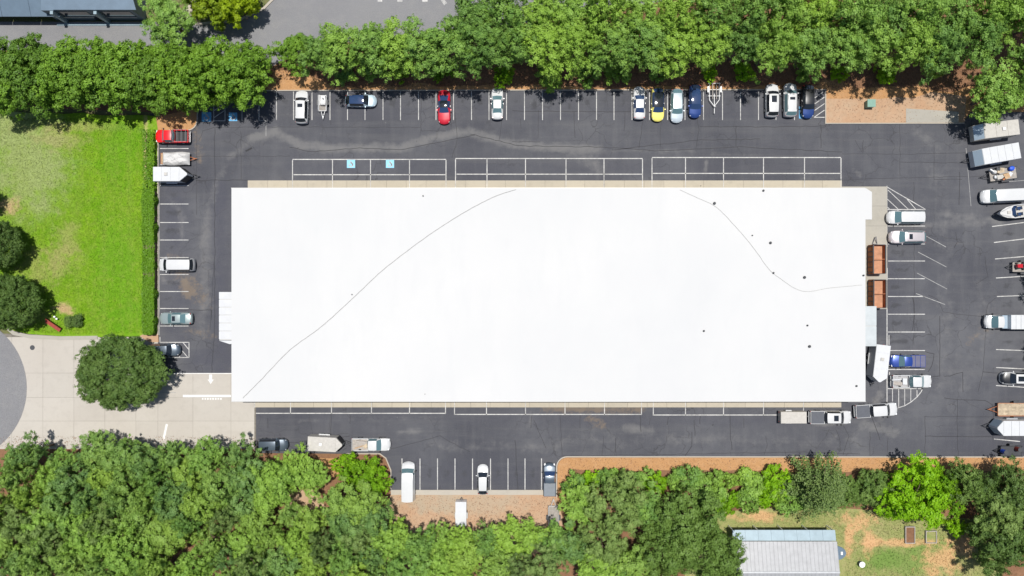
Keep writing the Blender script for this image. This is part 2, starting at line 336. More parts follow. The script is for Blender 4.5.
def seg_d(P, a, b):
    a = np.array(a); b = np.array(b); ab = b-a
    t = np.clip(((P-a) @ ab)/max(1e-9, ab @ ab), 0, 1)[:, None]
    return np.linalg.norm(P-(a+t*ab), axis=1)
def make_lot():
    x0, y1 = gp(150, 86); x1, y0 = gp(1036, 500)
    st = 0.55; nx = int((x1-x0)/st)+1; ny = int((y1-y0)/st)+1
    X, Y = np.meshgrid(np.linspace(x0, x1, nx), np.linspace(y0, y1, ny)); P = np.stack([X.ravel(), Y.ravel()], 1)
    me = bpy.data.meshes.new('parking_lot')
    idx = np.arange(nx*ny).reshape(ny, nx)
    F = np.stack([idx[:-1,:-1], idx[:-1,1:], idx[1:,1:], idx[1:,:-1]], -1).reshape(-1, 4)
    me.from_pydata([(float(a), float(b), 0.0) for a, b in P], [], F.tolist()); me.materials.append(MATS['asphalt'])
    Q = np.stack([P[:,0]/PXM+512, 288-P[:,1]/PXM], 1)
    def field(name, lines):
        v = np.zeros(len(Q))
        for pts, w, s in lines:
            for a, b in zip(pts[:-1], pts[1:]): v = np.maximum(v, s*np.clip(1.25-seg_d(Q, a, b)/w, 0, 1))
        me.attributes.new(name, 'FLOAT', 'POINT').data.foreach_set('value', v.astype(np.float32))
    field('dust', [
        ([(203,335),(205,262),(208,215),(216,182),(232,155),(252,142),(272,135)], 6, .55),
        ([(252,138),(276,132),(300,145),(330,148),(400,148),(432,138),(470,131),(500,141),(535,147),(600,149)], 6, 1.05),
        ([(565,146),(585,156),(600,172)], 10, .65), ([(600,150),(690,152),(760,156)], 3, .5),
        ([(205,228),(206,300)], 9, .7), ([(168,198),(184,216)], 5, .6), ([(180,214),(182,235)], 4, .6), ([(165,280),(185,282)], 6, .7),
        ([(948,215),(1000,222)], 6, .75), ([(930,150),(946,250),(946,400)], 16, .38), ([(925,225),(985,222)], 5, .7),
        ([(905,120),(935,145)], 10, .55), ([(862,425),(895,432)], 7, .85), ([(880,395),(876,403)], 6, .9), ([(815,425),(846,424)], 3, .8),
        ([(625,428),(650,432)], 7, .75), ([(528,430),(532,412)], 3, .75), ([(400,432),(420,430)], 4, .8), ([(300,420),(440,418)], 3, .45),
        ([(560,440),(860,440)], 9, .42), ([(430,445),(560,448)], 8, .45), ([(855,170),(860,176)], 4, .8), ([(906,395),(880,420)], 6, .5),
        ([(706,160),(707,176)], 2, .9), ([(965,385),(985,320),(984,290)], 13, .36), ([(780,180),(840,178)], 4, .4)])
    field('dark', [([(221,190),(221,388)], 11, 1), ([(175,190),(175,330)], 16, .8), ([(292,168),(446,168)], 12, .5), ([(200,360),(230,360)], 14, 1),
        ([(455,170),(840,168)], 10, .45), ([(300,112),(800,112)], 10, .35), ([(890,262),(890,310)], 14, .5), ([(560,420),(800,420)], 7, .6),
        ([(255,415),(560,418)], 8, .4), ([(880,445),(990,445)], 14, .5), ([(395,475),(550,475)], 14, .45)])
    field('rust', [([(186,284),(189,292)], 9, 1.0), ([(172,262),(205,300)], 12, .5), ([(545,408),(640,409)], 6, .8), ([(590,418),(602,424)], 7, .6), ([(197,132),(199,160)], 6, .5),
        ([(190,330),(215,335)], 8, .4), ([(970,340),(985,330)], 8, .4)])
    rr = random.Random(4)
    spots = [([(x, y), (x+rr.uniform(-1,1), y+rr.uniform(2,6))], rr.uniform(2,4), rr.uniform(.5,1)) for x in [267+17.8*k for k in range(31)] for y in (rr.uniform(98,104),)]
    spots += [([(166+rr.uniform(0,8), y), (172+rr.uniform(0,8), y)], 3, rr.uniform(.4,.9)) for y in (195,213,231,249,283,300)]
    spots += [([(893, y), (898+rr.uniform(0,10), y)], 3, rr.uniform(.5,1)) for y in (253,270,287,305,323,341)] + [([(1004, y), (1012, y)], 3, .8) for y in (234,250,286,304,342,360)]
    spots += [([(x, 470), (x, 476)], 3, .8) for x in (429,446,464,499,516,533)]
    field('oil', spots)
    o = link('parking_lot', me); o['kind'] = 'structure'; return o
LOT = make_lot()

mulch_top = [(-160,96),(-160,60),(40,50),(270,42),(300,28),(460,10),(700,-20),(1250,-40),(1250,112),(970,112),(962,123),(826,123),(825,90),(198,91)] + arc(187,120,10,0,-90,6)[0:] + [(157,130),(157,112)]
sheet('planting_bed', mulch_top, 0.10, -0.04, 'mulch')
sheet('forest_floor', [(-170,100),(-170,46),(270,40),(300,26),(460,8),(700,-22),(1252,-42),(1252,108)] + ragged(968,90,825,84,9,5,1) + ragged(800,87,500,86.5,24,2.2,2) + ragged(490,86,335,86,12,3,3) + [(322,80),(300,72),(276,70),(262,92)] + ragged(258,92,200,92,4,1,8) + [(192,110),(160,116),(150,112)], 0.106, -0.03, 'litter')
sheet('clay_bank', [(826,122.5)] + ragged(826,98,966,94,8,3,5) + [(964,122.5)], 0.112, -0.02, 'clay')
sheet('lawn', [(-160,100)] + ragged(-100,108,156,116,14,2,6) + [(158,128),(158.5,335),(146,336),(104,337),(60,336),(30,334),(8,329),(-160,329)], 0.12, -0.03, 'lawn')
sheet('verge_soil', [(158,326),(159,342),(150,342),(140,336),(146,333)], 0.13, -0.03, 'clay')
# street behind the trees
sheet('street', [(-170,50),(-170,22),(170,22),(200,24),(236,21),(262,9),(276,-6),(300,-60),(1200,-60),(1200,-28),(700,-4),(520,24),(400,38),(310,46),(274,66),(250,62),(200,52)], 0.118, -0.02, 'road')
strip('kerb', poly_px([(156,25),(200,24.2),(238,21),(264,9),(279,-6),(305,-60)]), 0.35, 0.0, 0.24, 'kerb')['kind'] = 'structure'
strip('street_path', poly_px([(176,23),(192,10),(198,2),(204,-20)]), 1.6, 0.0, 0.15, 'walk')['kind'] = 'structure'
for cx, w in ((380,4.5),(400,5),(425,5.5),(444,3)):
    o = strip('street_marking', poly_px([(cx-w/2, 0.2 if cx != 444 else 3),(cx+w/2, 0 if cx != 444 else 1)]), 0.6 if cx != 444 else 0.9, 0.119, 0.123, 'line'); o['kind'] = 'structure'
# cul-de-sac and concrete apron
sheet('apron_base', [(-120,330),(158,338),(158,373),(256,374),(256,456),(-120,456)], 0.016, -0.05, 'joint_grit')
APR = link('concrete_apron', None); APR['kind'] = 'structure'
xe = [-90,-50,-18,12,43,74,105,136,158,193,231,254.5]; ye = [337,373,397.5,421,454]
for i in range(len(xe)-1):
    for j in range(4):
        if j == 0 and xe[i] >= 158: continue
        a = gp(xe[i], ye[j+1]); b = gp(xe[i+1], ye[j]); e = 0.017 if (i+j) % 3 else 0.010
        o = MB().prism([(a[0]+e,a[1]+e),(b[0]-e,a[1]+e),(b[0]-e,b[1]-e),(a[0]+e,b[1]-e)], -0.02, 0.03 + 0.002*((i*7+j*3) % 3)).obj('slab', 'apron', APR)
sheet('cul_de_sac', arc(-47.7, 388, 74.7, 0, 360, 64)[:-1], 0.045, -0.03, 'road')
strip('gutter_strip', poly_px([(6,326),(14,333),(30,336.5),(60,338),(98,337.5)]), 0.55, 0.0, 0.135, 'pad')['kind'] = 'structure'
# lower beds
bed_low = [(557,505)] + [(557,468)] + arc(567,467,10,180,90,6) + [(1040,457),(1250,457),(1250,760),(-160,760),(-160,449),(254,449),(256,453)] + [(380,454),(386,458),(391,470),(391,492),(546,492)]
sheet('lower_bed', bed_low, 0.09, -0.04, 'litter')
sheet('straw_strip', [(557.5,504),(557.5,468)] + arc(567,467,9.5,180,90,6) + [(1036,457.5)] + ragged(1036,471,604,471,30,1.2,11) + [(572,469),(571,500)], 0.112, -0.02, 'mulch')
sheet('clay_yard', [(391.5,494),(546,494),(557,497),(563,520),(560,545),(520,560),(440,556),(392,548),(378,520)], 0.104, -0.02, 'clay')
sheet('bare_soil', ragged(290,488,318,490,4,3,12) + [(330,520),(300,528),(284,510)], 0.100, -0.02, 'clay')
sheet('bare_patch', ragged(320,458,350,458,4,0.6,13) + [(348,470),(336,478),(326,470)], 0.102, -0.02, 'mulch')
sheet('garden_yard', [(720,512),(760,508),(845,508),(900,512),(985,520),(1000,545),(990,700),(640,700),(690,560)], 0.116, -0.02, 'yard')
# kerbs
def kerb(pts, w=0.16, h=0.15): o = strip('kerb', poly_px(pts), w, -0.03, h, 'kerb'); o['kind'] = 'structure'; return o
kerb([(825.5,89.8),(198,90.8)][::-1] ); kerb([(825.3,90),(825.3,123.4),(905,123.4)]); kerb([(905,123.3),(964,123.3)])
kerb([(197.6,91)] + [(197.6,119)] + arc(187,120,10.6,0,-90,6) + [(157,130.8)]); kerb([(158.4,130.5),(158.4,335)], 0.18)
kerb([(546,498)][:0] + [(556.6,497),(556.6,468)] + arc(567,467,10.4,180,90,7) + [(1036,456.8)])
kerb([(346,453.4),(380,453.6),(386,458),(391,470),(391,491)]); kerb([(391,492.2),(547,492.2)], 0.75, 0.13)

# painted markings, all children of the lot
def line(a, b, w=0.11, mat='line', z=0.004): return strip('parking_line', poly_px([a, b]), w, z-0.003, z, mat, LOT)
for x in (259,276.5,293.5,312,330,347.5,365,383,400.5,418.5,436,453.5,471.5,489,506.5,524.5,542.5,560.5,578.5,596.5,614,632,649.5,667.5,685,703.5,722.5,740.5,758.5,776,794.5):
    line((x, 91.5), (x, 120))
line((242,91.5),(242,121)); line((213.7,98),(213.7,120.5)); line((225,91.5),(225,120.5)); line((213.4,120.8),(225.3,120.8))
for y in (103,110.5,117.5): line((214.2,y),(224.6,y-7))
line((266,121),(266,136), 0.08, 'line_old'); line((258,120.5),(266,120.8), 0.08, 'line_old')
line((814,117.3),(825,117.3)); 
for y in (98,104,110.5,117): line((814.5,y),(824.6,y-7))
for y in (148.5,164.5,185.5,204,222.5,240,257.5,274.5,291.5,308.5,326): line((160,y),(188.5,y))
line((160,337),(160,342)); line((160,342.3),(189,342.3)); line((189,342),(189,357.8)); line((168,357.5),(189,357.5))
line((168,342.5),(180,357)); line((175,342.5),(187.5,357)); line((183,342.5),(188.8,349.5))
line((159.2,186),(159.2,335), 0.10, 'line_old')
# frames along the building
def grid(xs, ya, yb, yc, h2=True):
    line((xs[0],ya),(xs[-1],ya), 0.14); 
    if h2: line((xs[0]+1,yb),(xs[-1],yb), 0.14)
    for x in xs:
        line((x,ya+0.6),(x,yc), 0.13); 
        strip('walk_line', poly_px([(x,yc-(1 if yc < 200 else 0)),(x, 194 if yc < 200 else 396)], 0.13), 0.09, 0.126, 0.137, 'line', LOT)
grid([292.5,332.5,370.5,409.5,446], 159.4, 174.7, 180.5); grid([455.5,487,525.5,566,604,642.5], 158.5, 174.2, 180); grid([652,685.5,723.5,763.5,804.5,841], 157.5, 173.4, 179.5)
grid([254.8,290.5,331.5,371.5,409.5,445.5], 413.3, 0, 407.5, False); grid([454.5,486.5,525.5,565,604.5,641.5], 414.4, 0, 408, False); grid([653.3,685.5,723.5,763.5,803.5], 415, 0, 408.4, False)
# east side of the building
line((887,186),(887,247)); line((887,268),(887,280), .2); line((887,308),(887,402), 0.14); line((889,335),(889,345)); line((889.5,372),(889.5,388))
line((887,187),(925,209),.12); line((887,209.5),(925.5,209.5),.14); line((888,190),(908,209),.10); line((906.5,198.5),(915.5,209),.10); line((887.2,199),(898,209),.10); line((887.2,207),(890,209.3),.1)
for y in (226,244): line((888,y),(925,y), .13)
for y in (261,278.7,296.5,314.2,332,350.5,369.5): line((888,y),(925,y), .12)
for a, b in (((926,236),(946,247)),((918,252),(946.5,267)),((917,273),(947,289)),((916,293.5),(945,304.5))): line(a, b, 0.09, 'line_old')
line((887,388.6),(922.5,388.6), .12)
qc = arc(886,372,37,-26,-76,8); strip('parking_line', poly_px([(922.5,388.8)] + [(921,392),(917,397),(911,402),(904.5,405.8),(898,407.8)]), .12, .001, .0045, 'line', LOT)
for x, yb in ((892.5,401.5),(898.7,407),(904.7,405),(910.8,401.5),(917,396.5)): line((x,389),(x,yb), .10)
for a, b in (((992,226.5),(1036,221)),((994,242.5),(1036,237.5)),((995,259),(1036,255.5)),((996,278),(1036,275.5)),((997,296.5),(1036,295)),((996,349.5),(1036,351)),((996,367.5),(1036,369.5)),((996,385.5),(1036,388)),((994,439),(1020,441.5)),((966,148),(971,206)),((990,183),(1030,180))):
    line(a, b, 0.13 if a[0] > 990 else 0.07, 'line' if a[0] > 990 else 'line_old')
for x in (402,420,437.5,455,472.5,490.5,508,525,541.5): line((x,458.5),(x,490.5), .13)
line((183,396),(231,396), .38, 'line_fresh', 0.039)
for i in range(8): strip('parking_line', poly_px([(202+i*2.6,398.8),(203.6+i*2.6,398.8)]), .25, .033, .0385, 'line_fresh', LOT)
line((164,373.4),(232,373.4), .12, 'line_fresh', .039); strip('parking_line', poly_px([(163.5,440),(167,424)]), .35, .033, .039, 'line_fresh', LOT)
line((160,392.5),(176,392.5), .08, 'line_old', .038)
ar = MB(); p = poly_px([(209.3,374.5),(212.2,374.5),(212.2,379.5),(213.8,379.5),(210.8,384),(207.8,379.5),(209.3,379.5)]); ar.prism(p, 0.034, 0.040)
ar.obj('painted_arrow', 'line_fresh', LOT)
def access(px, py, s, mat):
    cx, cy = gp(px, py); h = s*PXM/2
    o = MB().box(cx-h, cx+h, cy-h, cy+h, 0.001, 0.004).obj('accessible_symbol', mat, LOT)
    m = MB(); u = h/4
    ring = [(cx+u*(-0.2+1.7*math.cos(t)), cy+u*(-1.1+1.7*math.sin(t))) for t in [math.radians(150+20*i) for i in range(14)]]
    for a, b in zip(ring[:-1], ring[1:]): m.tube((a[0],a[1],.0045), (b[0],b[1],.0045), 0.10, n=4)
    for a, b in (((-0.3,2.6),(0,0.2)),((0,0.2),(1.6,0.2)),((1.6,0.2),(2.2,-2.0)),((-0.1,1.4),(1.3,1.4)),((-0.4,3.1),(-0.2,3.1))):
        m.tube((cx+a[0]*u,cy+a[1]*u,.0045),(cx+b[0]*u,cy+b[1]*u,.0045),0.11,n=4)
    m.v = [(x, y, min(max(z, .0045), .0075)) for x, y, z in m.v]
    m.obj('wheelchair_icon', 'line', o)
access(206.5,116.8,9.5,'blue_paint'); access(233,116.8,8.5,'blue_paint'); access(805,112.5,12,'blue_paint')
access(351,163.8,8.2,'sky_paint'); access(390,163.8,8.2,'sky_paint')
# crack seals
CR = random.Random(3)
def crack(pts, w=0.07, jit=0.5):
    out = []
    for a, b in zip(pts[:-1], pts[1:]):
        n = max(2, int(math.dist(a, b)/5))
        for i in range(n): out.append((a[0]+(b[0]-a[0])*i/n+CR.uniform(-jit,jit), a[1]+(b[1]-a[1])*i/n+CR.uniform(-jit,jit)))
    out.append(pts[-1]); strip('crack_seal', poly_px(out), w, 0.0005, 0.003, 'tar', LOT)
for pts in ([(196.5,131),(196.5,215)],[(214.7,128),(214.7,330),(210,395)],[(241,131),(241,180)],[(196,156.5),(290,156)],[(196,180.3),(248,180.3)],[(199,140),(203,131),(214,127.5),(300,127),(420,127.5)],
            [(942-521,92),(421,131),(446,131)],[(403,114),(419,114)],[(455,112),(457,140),(452,158)],[(502,121),(499,140)],[(521,118),(521,129)],[(538,110),(538,138)],[(574,112),(575,138)],[(625,112),(624,131)],[(643,120),(639,148)],[(661,120),(660,150)],[(697,118),(699,130),(696,148)],[(736,126),(736,146)],
            [(512,111),(632,112)],[(700,126.5),(770,127),(830,126)],[(821,124),(821,148)],[(863,140),(863,153)],[(900,123),(900,176)],[(934,144),(934,180)],[(842,154),(902,154.5),(1000,152)],[(900,162),(965,163)],[(934,179.5),(962,179.5)],[(914,182),(914,345)],[(960,172),(959,205)],
            [(956,232),(957,242),(964,242)],[(957,242),(954,248)],[(979,248),(981,256)],[(985,256),(988,277),(976,284)],[(996,298),(988,304),(986,316),(985,345),(983,372),(978,392)],[(985,317),(965,315),(943,312),(938,300),(928,295)],[(912,332),(915,312),(912,296)],[(944,376),(950,376),(963,372),(963,392)],[(983,372),(998,373)],
            [(925,352),(934,354),(932,366),(928,372)],[(944,398),(960,400),(985,400),(993,405),(993,440)],[(957,400),(958,458)],[(925,416.5),(993,417)],[(925,436),(993,437)],[(925,416),(925,458)],[(940,316),(940,376),(925,378)],
            [(868,404),(880,440)],[(843,425),(849,436),(843,455)],[(870,432),(870,456)],[(888,438),(887,456)],[(836,430),(840,440)],[(785,450),(786,457)],[(604,436),(602,455)],[(616,438),(615,452)],[(650,418),(649,425)],[(668,417),(667,425)],[(692,432),(692,446),(685,456)],[(694,420),(695,436)],[(730,414),(730,432),(732,450)],[(766,436),(767,445),(764,455)],[(744,418),(744,428)],[(700,416),(700,424)],
            [(309,410),(309,424)],[(331,412),(331,436)],[(350,412),(350,424)],[(268,418),(268,428)],[(580,414),(580,428)],[(532,412),(531,428)],[(560,414),(562,456)],[(515,440),(518,490)],[(534,420),(546,448)],[(255,447),(350,436)],[(562,456),(640,455),(800,452),(860,454)],[(290,147),(310,152),(360,148),(400,150),(440,142),(475,135)],[(470,134),(520,146),(600,147),(660,151),(740,147),(842,152)],[(512,142),(540,142)],[(612,150),(700,140),(760,139)],[(165,310),(212,310),(211,320)],[(380,452),(440,436),(470,452)],[(214,262),(210,330)],[(840,180),(890,178),(1000,176)],
            [(900,210),(898,225)],[(330,92),(331,125)],[(640,415),(641,432)],[(855,140),(862,152)]):
    crack(pts, CR.choice((0.05, 0.06, 0.08)), 0.45)
crack([(246,151),(252,148)], 0.28, 0.8)
# ------------------------------------------------------------------ the warehouse
RZ = 5.0
def rp(px, py): return gp(px, py, RZ)
def warehouse():
    b = thing('warehouse', 'long low warehouse with a vast flat white membrane roof in the middle of the lot', 'building', (0,0,0))
    x0, y1 = rp(231.5, 188.3); x1, y0 = rp(865.5, 401.3)
    W = 0.35
    MB().box(x0+W, x1-W, y0+W, y1-W, -0.05, RZ-0.35).obj('wall', 'wall_stucco', b)
    roof = MB().box(x0, x1, y0, y1, RZ-0.349, RZ).obj('roof', 'roof', b)
    # sagging, slightly uneven membrane field
    ex, ey1 = rp(872, 192); _, ey0 = rp(872, 219.5)
    MB().prism([(x1+0.003, y1), (x1+0.1, y1), (ex, ey1), (ex, ey0), (x1+0.003, ey0-0.0)], RZ-0.34, RZ-0.01).obj('roof_extension', 'roof', b)
    c = MB(); t = 0.09
    c.box(x0-t, x1+t, y0-t, y0-0.003, RZ-0.36, RZ-0.06); c.obj('gutter', 'coping', b)
    c = MB(); c.box(x0-t, x1, y1+0.003, y1+t, RZ-0.36, RZ-0.06); c.obj('gutter', 'coping', b)
    # doors and windows along the shaded fronts
    n = 15
    for side, yy, s in (('n', y1-W, 1), ('s', y0+W, -1)):
        for i in range(n):
            cx = x0 + (x1-x0)*(i+0.5)/n
            MB().box(cx-1.6, cx+0.2, min(yy+0.004*s, yy+0.05*s), max(yy+0.004*s, yy+0.05*s), 0.9, 2.4).obj('window', 'glass_dark', b)
            d = MB().box(cx+0.7, cx+1.65, min(yy+0.004*s, yy+0.06*s), max(yy+0.004*s, yy+0.06*s), 0.14, 2.3).obj('door', 'dark_grey', b)
            MB().cbox(cx+0.8, yy+0.09*s, 1.2, 0.05, 0.05, 0.14).obj('handle', 'alloy', d)
    for i, (px, py) in enumerate([(714,203.5),(752,235.5),(763,190.8),(770,243),(773,273),(804,277.5),(863,275.5),(703.5,331),(807,325.5),(809,346.5),(856,386),(425,394),(352,294.5),(423,196),(700.5,186)]):
        x, y = rp(px, py); r = .62*(.34,.16,.26,.32,.24,.34,.22,.24,.22,.34,.24,.10,.14,.16,.1)[i]
        m = MB(); m.tube((x,y,RZ-0.01),(x,y,RZ+0.16), r*0.75, r*0.6, 10); m.tube((x+r*.2,y+r*.1,RZ+0.161),(x+r*.2,y+r*.1,RZ+0.26), r, r*0.45, 10); m.obj('roof_vent', 'dark_grey', b, 40)
    def cable(pts, w, mat='coping'):
        out = []
        for i in range(len(pts)-1):
            p0 = Vector(pts[max(0,i-1)]); p1 = Vector(pts[i]); p2 = Vector(pts[i+1]); p3 = Vector(pts[min(len(pts)-1,i+2)])
            for k in range(8):
                t_ = k/8; q = 0.5*((2*p1)+(p2-p0)*t_+(2*p0-5*p1+4*p2-p3)*t_**2+(3*p1-p0-3*p2+p3)*t_**3)
                out.append((q.x+CR.uniform(-.15,.15), q.y+CR.uniform(-.15,.15)))
        out.append(pts[-1]); return strip('roof_cable', [rp(*q) for q in out], w, RZ-0.01, RZ+0.05, mat, b)
    cable([(243,398),(260,381),(290,350),(321,327),(352,299),(383,270),(418,243),(444,225),(472,208),(496,196),(516,189.5)], 0.085, 'roof_cable_grey')
    cable([(680,190),(700,199),(716,207),(735,226),(752,246),(768,268),(778,277),(802,291),(830,288),(862,285)], 0.045, 'roof_cable_grey')
    return b
warehouse()
# sidewalks in slabs
def walk(xs, ya, yb, mat='walk', z=0.13):
    r = link('sidewalk', None); r['kind'] = 'structure'
    for a, b in zip(xs[:-1], xs[1:]):
        p = gp(a, max(ya,yb)); q = gp(b, min(ya,yb)); MB().box(p[0]+.012, q[0]-.012, p[1], q[1], -0.02, z).obj('slab', mat, r)
walk([248] + [248+19.8*i for i in range(1,30)] + [841.5], 180.6, 196); walk([255] + [255+19.6*i for i in range(1,28)] + [803.5, 822, 841], 394, 407.2)
def pad_slabs():
    r = link('concrete_pad', None); r['kind'] = 'structure'
    for a, b, c, d in ((840,186.5,887,206),(840,206,887,226),(840,226,887,246),(840,246,887,262),(840,262,887,281),(840,281,887,309)):
        p = gp(a, d); q = gp(b if False else c, b); MB().box(p[0], q[0], p[1]+.012, q[1]-.012, -0.02, 0.05).obj('slab', 'pad', r)
pad_slabs()
def corner_pad():
    r = link('concrete_pad', None); r['kind'] = 'structure'
    p = gp(905.5, 122.6); q = gp(958, 108); MB().prism([(p[0],p[1]),(q[0],p[1]),(q[0],q[1]-.6),(p[0],q[1]-.1)], 0, 0.135).obj('slab', 'pad', r)
corner_pad()
# awnings
def awning(px0, py0, px1, py1, z, cuts, mat, label, tail):
    x0, yb = gp(px0, py1, z); x1, yt = gp(px1, py0, z)
    a = thing('awning', label, 'awning', (x0, yb, 0)); w = x1-x0; ys = [gp(0, c, z)[1]-yb for c in cuts]
    for i in range(len(ys)-1):
        lo, hi = min(ys[i],ys[i+1]), max(ys[i],ys[i+1])
        MB().box(0, w, lo+.05, hi-.05, z-0.08, z).obj('panel', mat, a)
    MB().box(0.03, w, 0.03, yt-yb-.03, z-0.16, z-0.083).obj('frame', 'coping', a)
    if tail: MB().prism([(0,-.02),(w*0.75,-tail),(w,-tail*.7),(w,-.02)], z-.10, z-.02).obj('end_flap', mat, a)
    for yy in (0.15, yt-yb-0.15):
        xx = 0.1 if px0 < 500 else w-0.1
        MB().tube((xx,yy,0.0),(xx,yy,z-.16),0.05).obj('post', 'coping', a)
awning(219, 291.8, 233.5, 340.5, 3.4, (291.8,299.3,307.2,315,323,331,339.5), 'awning_white', 'white ribbed awning on the left end wall of the warehouse', 0.55)
awning(863, 306, 876.5, 346.5, 3.0, (306,326,346.5), 'awning_blue', 'pale blue metal awning on the right end wall of the warehouse', 0)

# ------------------------------------------------------------------ neighbouring buildings
def office():
    b = thing('office_building', 'blue grey metal roofed office across the street behind the top left trees', 'building', (0,0,0))
    xw, yb = gp(-170, 20.5); xm, _ = gp(58, 20.5); xe_, _ = gp(146, 20.5)
    HL, HR = 2.4, 4.0
    MB().box(xw, xm, yb+.6, yb+20, -0.05, HL-0.1).obj('wall', 'slate_blue_metal', b)
    MB().box(xm+.003, xe_, yb, yb+20, -0.05, HR-0.2).obj('wall', 'slate_blue_metal', b)
    x0, ya = gp(-200, 16.5, HL); x1, _ = gp(60, 16.5, HL); x2, yc = gp(136, 9.8, HR); x3, _ = gp(60, 9.8, HR)
    n = 9
    for k in range(n):
        a = x0+(x1-x0)*k/n+.02; c = x0+(x1-x0)*(k+1)/n-.02
        MB().add([(a,ya,HL),(c,ya,HL),(c,ya+5,HR),(a,ya+5,HR),(a,ya,HL-.12),(c,ya,HL-.12),(c,ya+5,HR-.12),(a,ya+5,HR-.12)], [(0,1,2,3),(7,6,5,4),(0,4,5,1),(1,5,6,2),(2,6,7,3),(3,7,4,0)]).obj('roof_panel', 'slate_blue_metal', b)
    MB().prism([(x1+.01,yc),(x2,yc),(x2-1.0,yc+3.5),(x2-1.0,yc+24),(x0,yc+24),(x0,ya+5.01),(x1+.01,ya+5.01)], HR-0.19, HR+0.02).obj('roof', 'slate_blue_metal', b)
    for px in (70, 112):
        X = gp(px, 20.5)[0]; w = MB().box(X, X+4.6, yb-0.05, yb-0.004, 1.5, 3.4).obj('window', 'glass_dark', b); MB().box(X, X+4.6, yb-0.12, yb-0.055, 1.35, 1.5).obj('sill', 'coping', w)
        MB().box(X-0.6, X-0.15, yb-.5, yb-0.004, 0.0, 3.7).obj('pier', 'pale_blue_metal', b)
    X = gp(98,20.5)[0]; d = MB().box(X, X+1.7, yb-0.06, yb-0.004, 0.1, 2.3).obj('door', 'glass_dark', b); MB().box(X+0.82, X+0.88, yb-0.1, yb-0.062, 0.1, 2.3).obj('door_frame', 'coping', d)
    for px in (2, 22, 42):
        X = gp(px,20.5)[0]; MB().box(X, X+2.6, yb+.55, yb+.597, .9, 1.9).obj('window', 'glass_dark', b)
    MB().box(xm, xe_, yb-.85, yb-0.51, -0.05, 0.25).obj('planter', 'pale_blue_metal', b)
office()
def cottage():
    b = thing('cottage', 'small house with pale ribbed metal roof at the bottom edge', 'house', (0,0,0))
    H = 3.2
    x0, y1 = gp(733.5, 541.5, H); x1, _ = gp(837, 541, H); y0 = y1-9.0; ym = y1-4.2
    MB().box(x0+.3, x1-.3, y0+.3, y1-.3, 0.05, H-.12).obj('wall', 'wall_stucco', b)
    n = 26; dx = (x1-x0)/n
    rise = 0.9
    for i in range(n):
        a = x0+dx*i+.012; c = x0+dx*(i+1)-.012
        for s, (ya, yb_) in enumerate(((y1, ym), (y0, ym))):
            m = MB(); m.add([(a,ya,H),(c,ya,H),(c,yb_,H+rise),(a,yb_,H+rise),(a,ya,H-.1),(c,ya,H-.1),(c,yb_,H+rise-.1),(a,yb_,H+rise-.1)], [(0,1,2,3),(7,6,5,4),(0,4,5,1),(1,5,6,2),(2,6,7,3),(3,7,4,0)])
            m.add([(c-.05,ya,H),(c,ya,H),(c,yb_,H+rise),(c-.05,yb_,H+rise),(c-.05,ya,H+.03),(c,ya,H+.03),(c,yb_,H+rise+.03),(c-.05,yb_,H+rise+.03)], [(4,5,6,7),(0,1,5,4),(1,2,6,5),(2,3,7,6),(3,0,4,7)])
            m.obj('roof_panel', 'sheet_metal', b)
    MB().box(x0, x1, ym-.12, ym+.12, H+rise-.02, H+rise+.09).obj('ridge_cap', 'galvanised', b)
    m = MB(); yp0 = y1+0.02; yp1 = gp(0,530,2.6)[1]
    for i in range(8):
        a = x0+(x1-x0)*i/8+.01; c = x0+(x1-x0)*(i+1)/8-.01
        MB().add([(a,yp0,2.95),(c,yp0,2.95),(c,yp1,2.6),(a,yp1,2.6),(a,yp0,2.87),(c,yp0,2.87),(c,yp1,2.52),(a,yp1,2.52)], [(0,3,2,1),(4,5,6,7),(0,1,5,4),(1,2,6,5),(2,3,7,6),(3,0,4,7)]).obj('porch_panel', 'pale_blue_metal', b)
    for i in range(5):
        X = x0+.2+(x1-x0-.4)*i/4; MB().box(X-.06, X+.06, yp1+.0-.2, yp1-.08, 0.05, 2.52).obj('porch_post', 'white_paint', b)
    X, Yc = gp(838, 553, 2.2)
    pts = [(x1-.28, Yc-1.2)] + [(x1-.28+2.15*math.sin(t), Yc-1.2*math.cos(t)) for t in [math.pi*i/8 for i in range(1,8)]] + [(x1-.28, Yc+1.2)]
    cp = MB().prism(pts, 2.15, 2.3, 0.04).obj('door_canopy', 'slate_blue_metal', b)
    MB().box(x1+.95, x1+1.25, Yc-.2, Yc+.25, 2.3, 2.42).obj('canopy_vent', 'white_paint', cp)
    for dy in (-.9, .9): MB().tube((x1+.4, Yc+dy, .05), (x1+.4, Yc+dy, 2.16), .04).obj('canopy_post', 'coping', b)
cottage()
for i, (px, py, w, l, mat) in enumerate(((908.5,534,1.5,2.6,'timber_grey'),(929.5,536,1.7,1.9,'timber_grey'))):
    x, y = gp(px, py); b = thing('garden_bed', ('long narrow grey framed garden bed left of the other in the back yard','squarer grey framed garden bed right of the other, under the bright green tree')[i], 'garden bed', (x,y,.1))
    for a in ((-w/2,-w/2+.12,-l/2,l/2),(w/2-.12,w/2,-l/2,l/2)): MB().box(*a,0,.4).obj('board', mat, b)
    for a in ((-w/2+.123,w/2-.123,-l/2,-l/2+.12),(-w/2+.123,w/2-.123,l/2-.12,l/2)): MB().box(*a,0,.4).obj('board', mat, b)
    MB().box(-w/2+.125,w/2-.125,-l/2+.125,l/2-.125,0,.25).obj('soil', 'litter' if i == 0 else 'yard', b)
x, y = gp(859.5,562.5); b = thing('garden_table', 'round white garden table standing on the back yard grass', 'table', (x,y,.11))
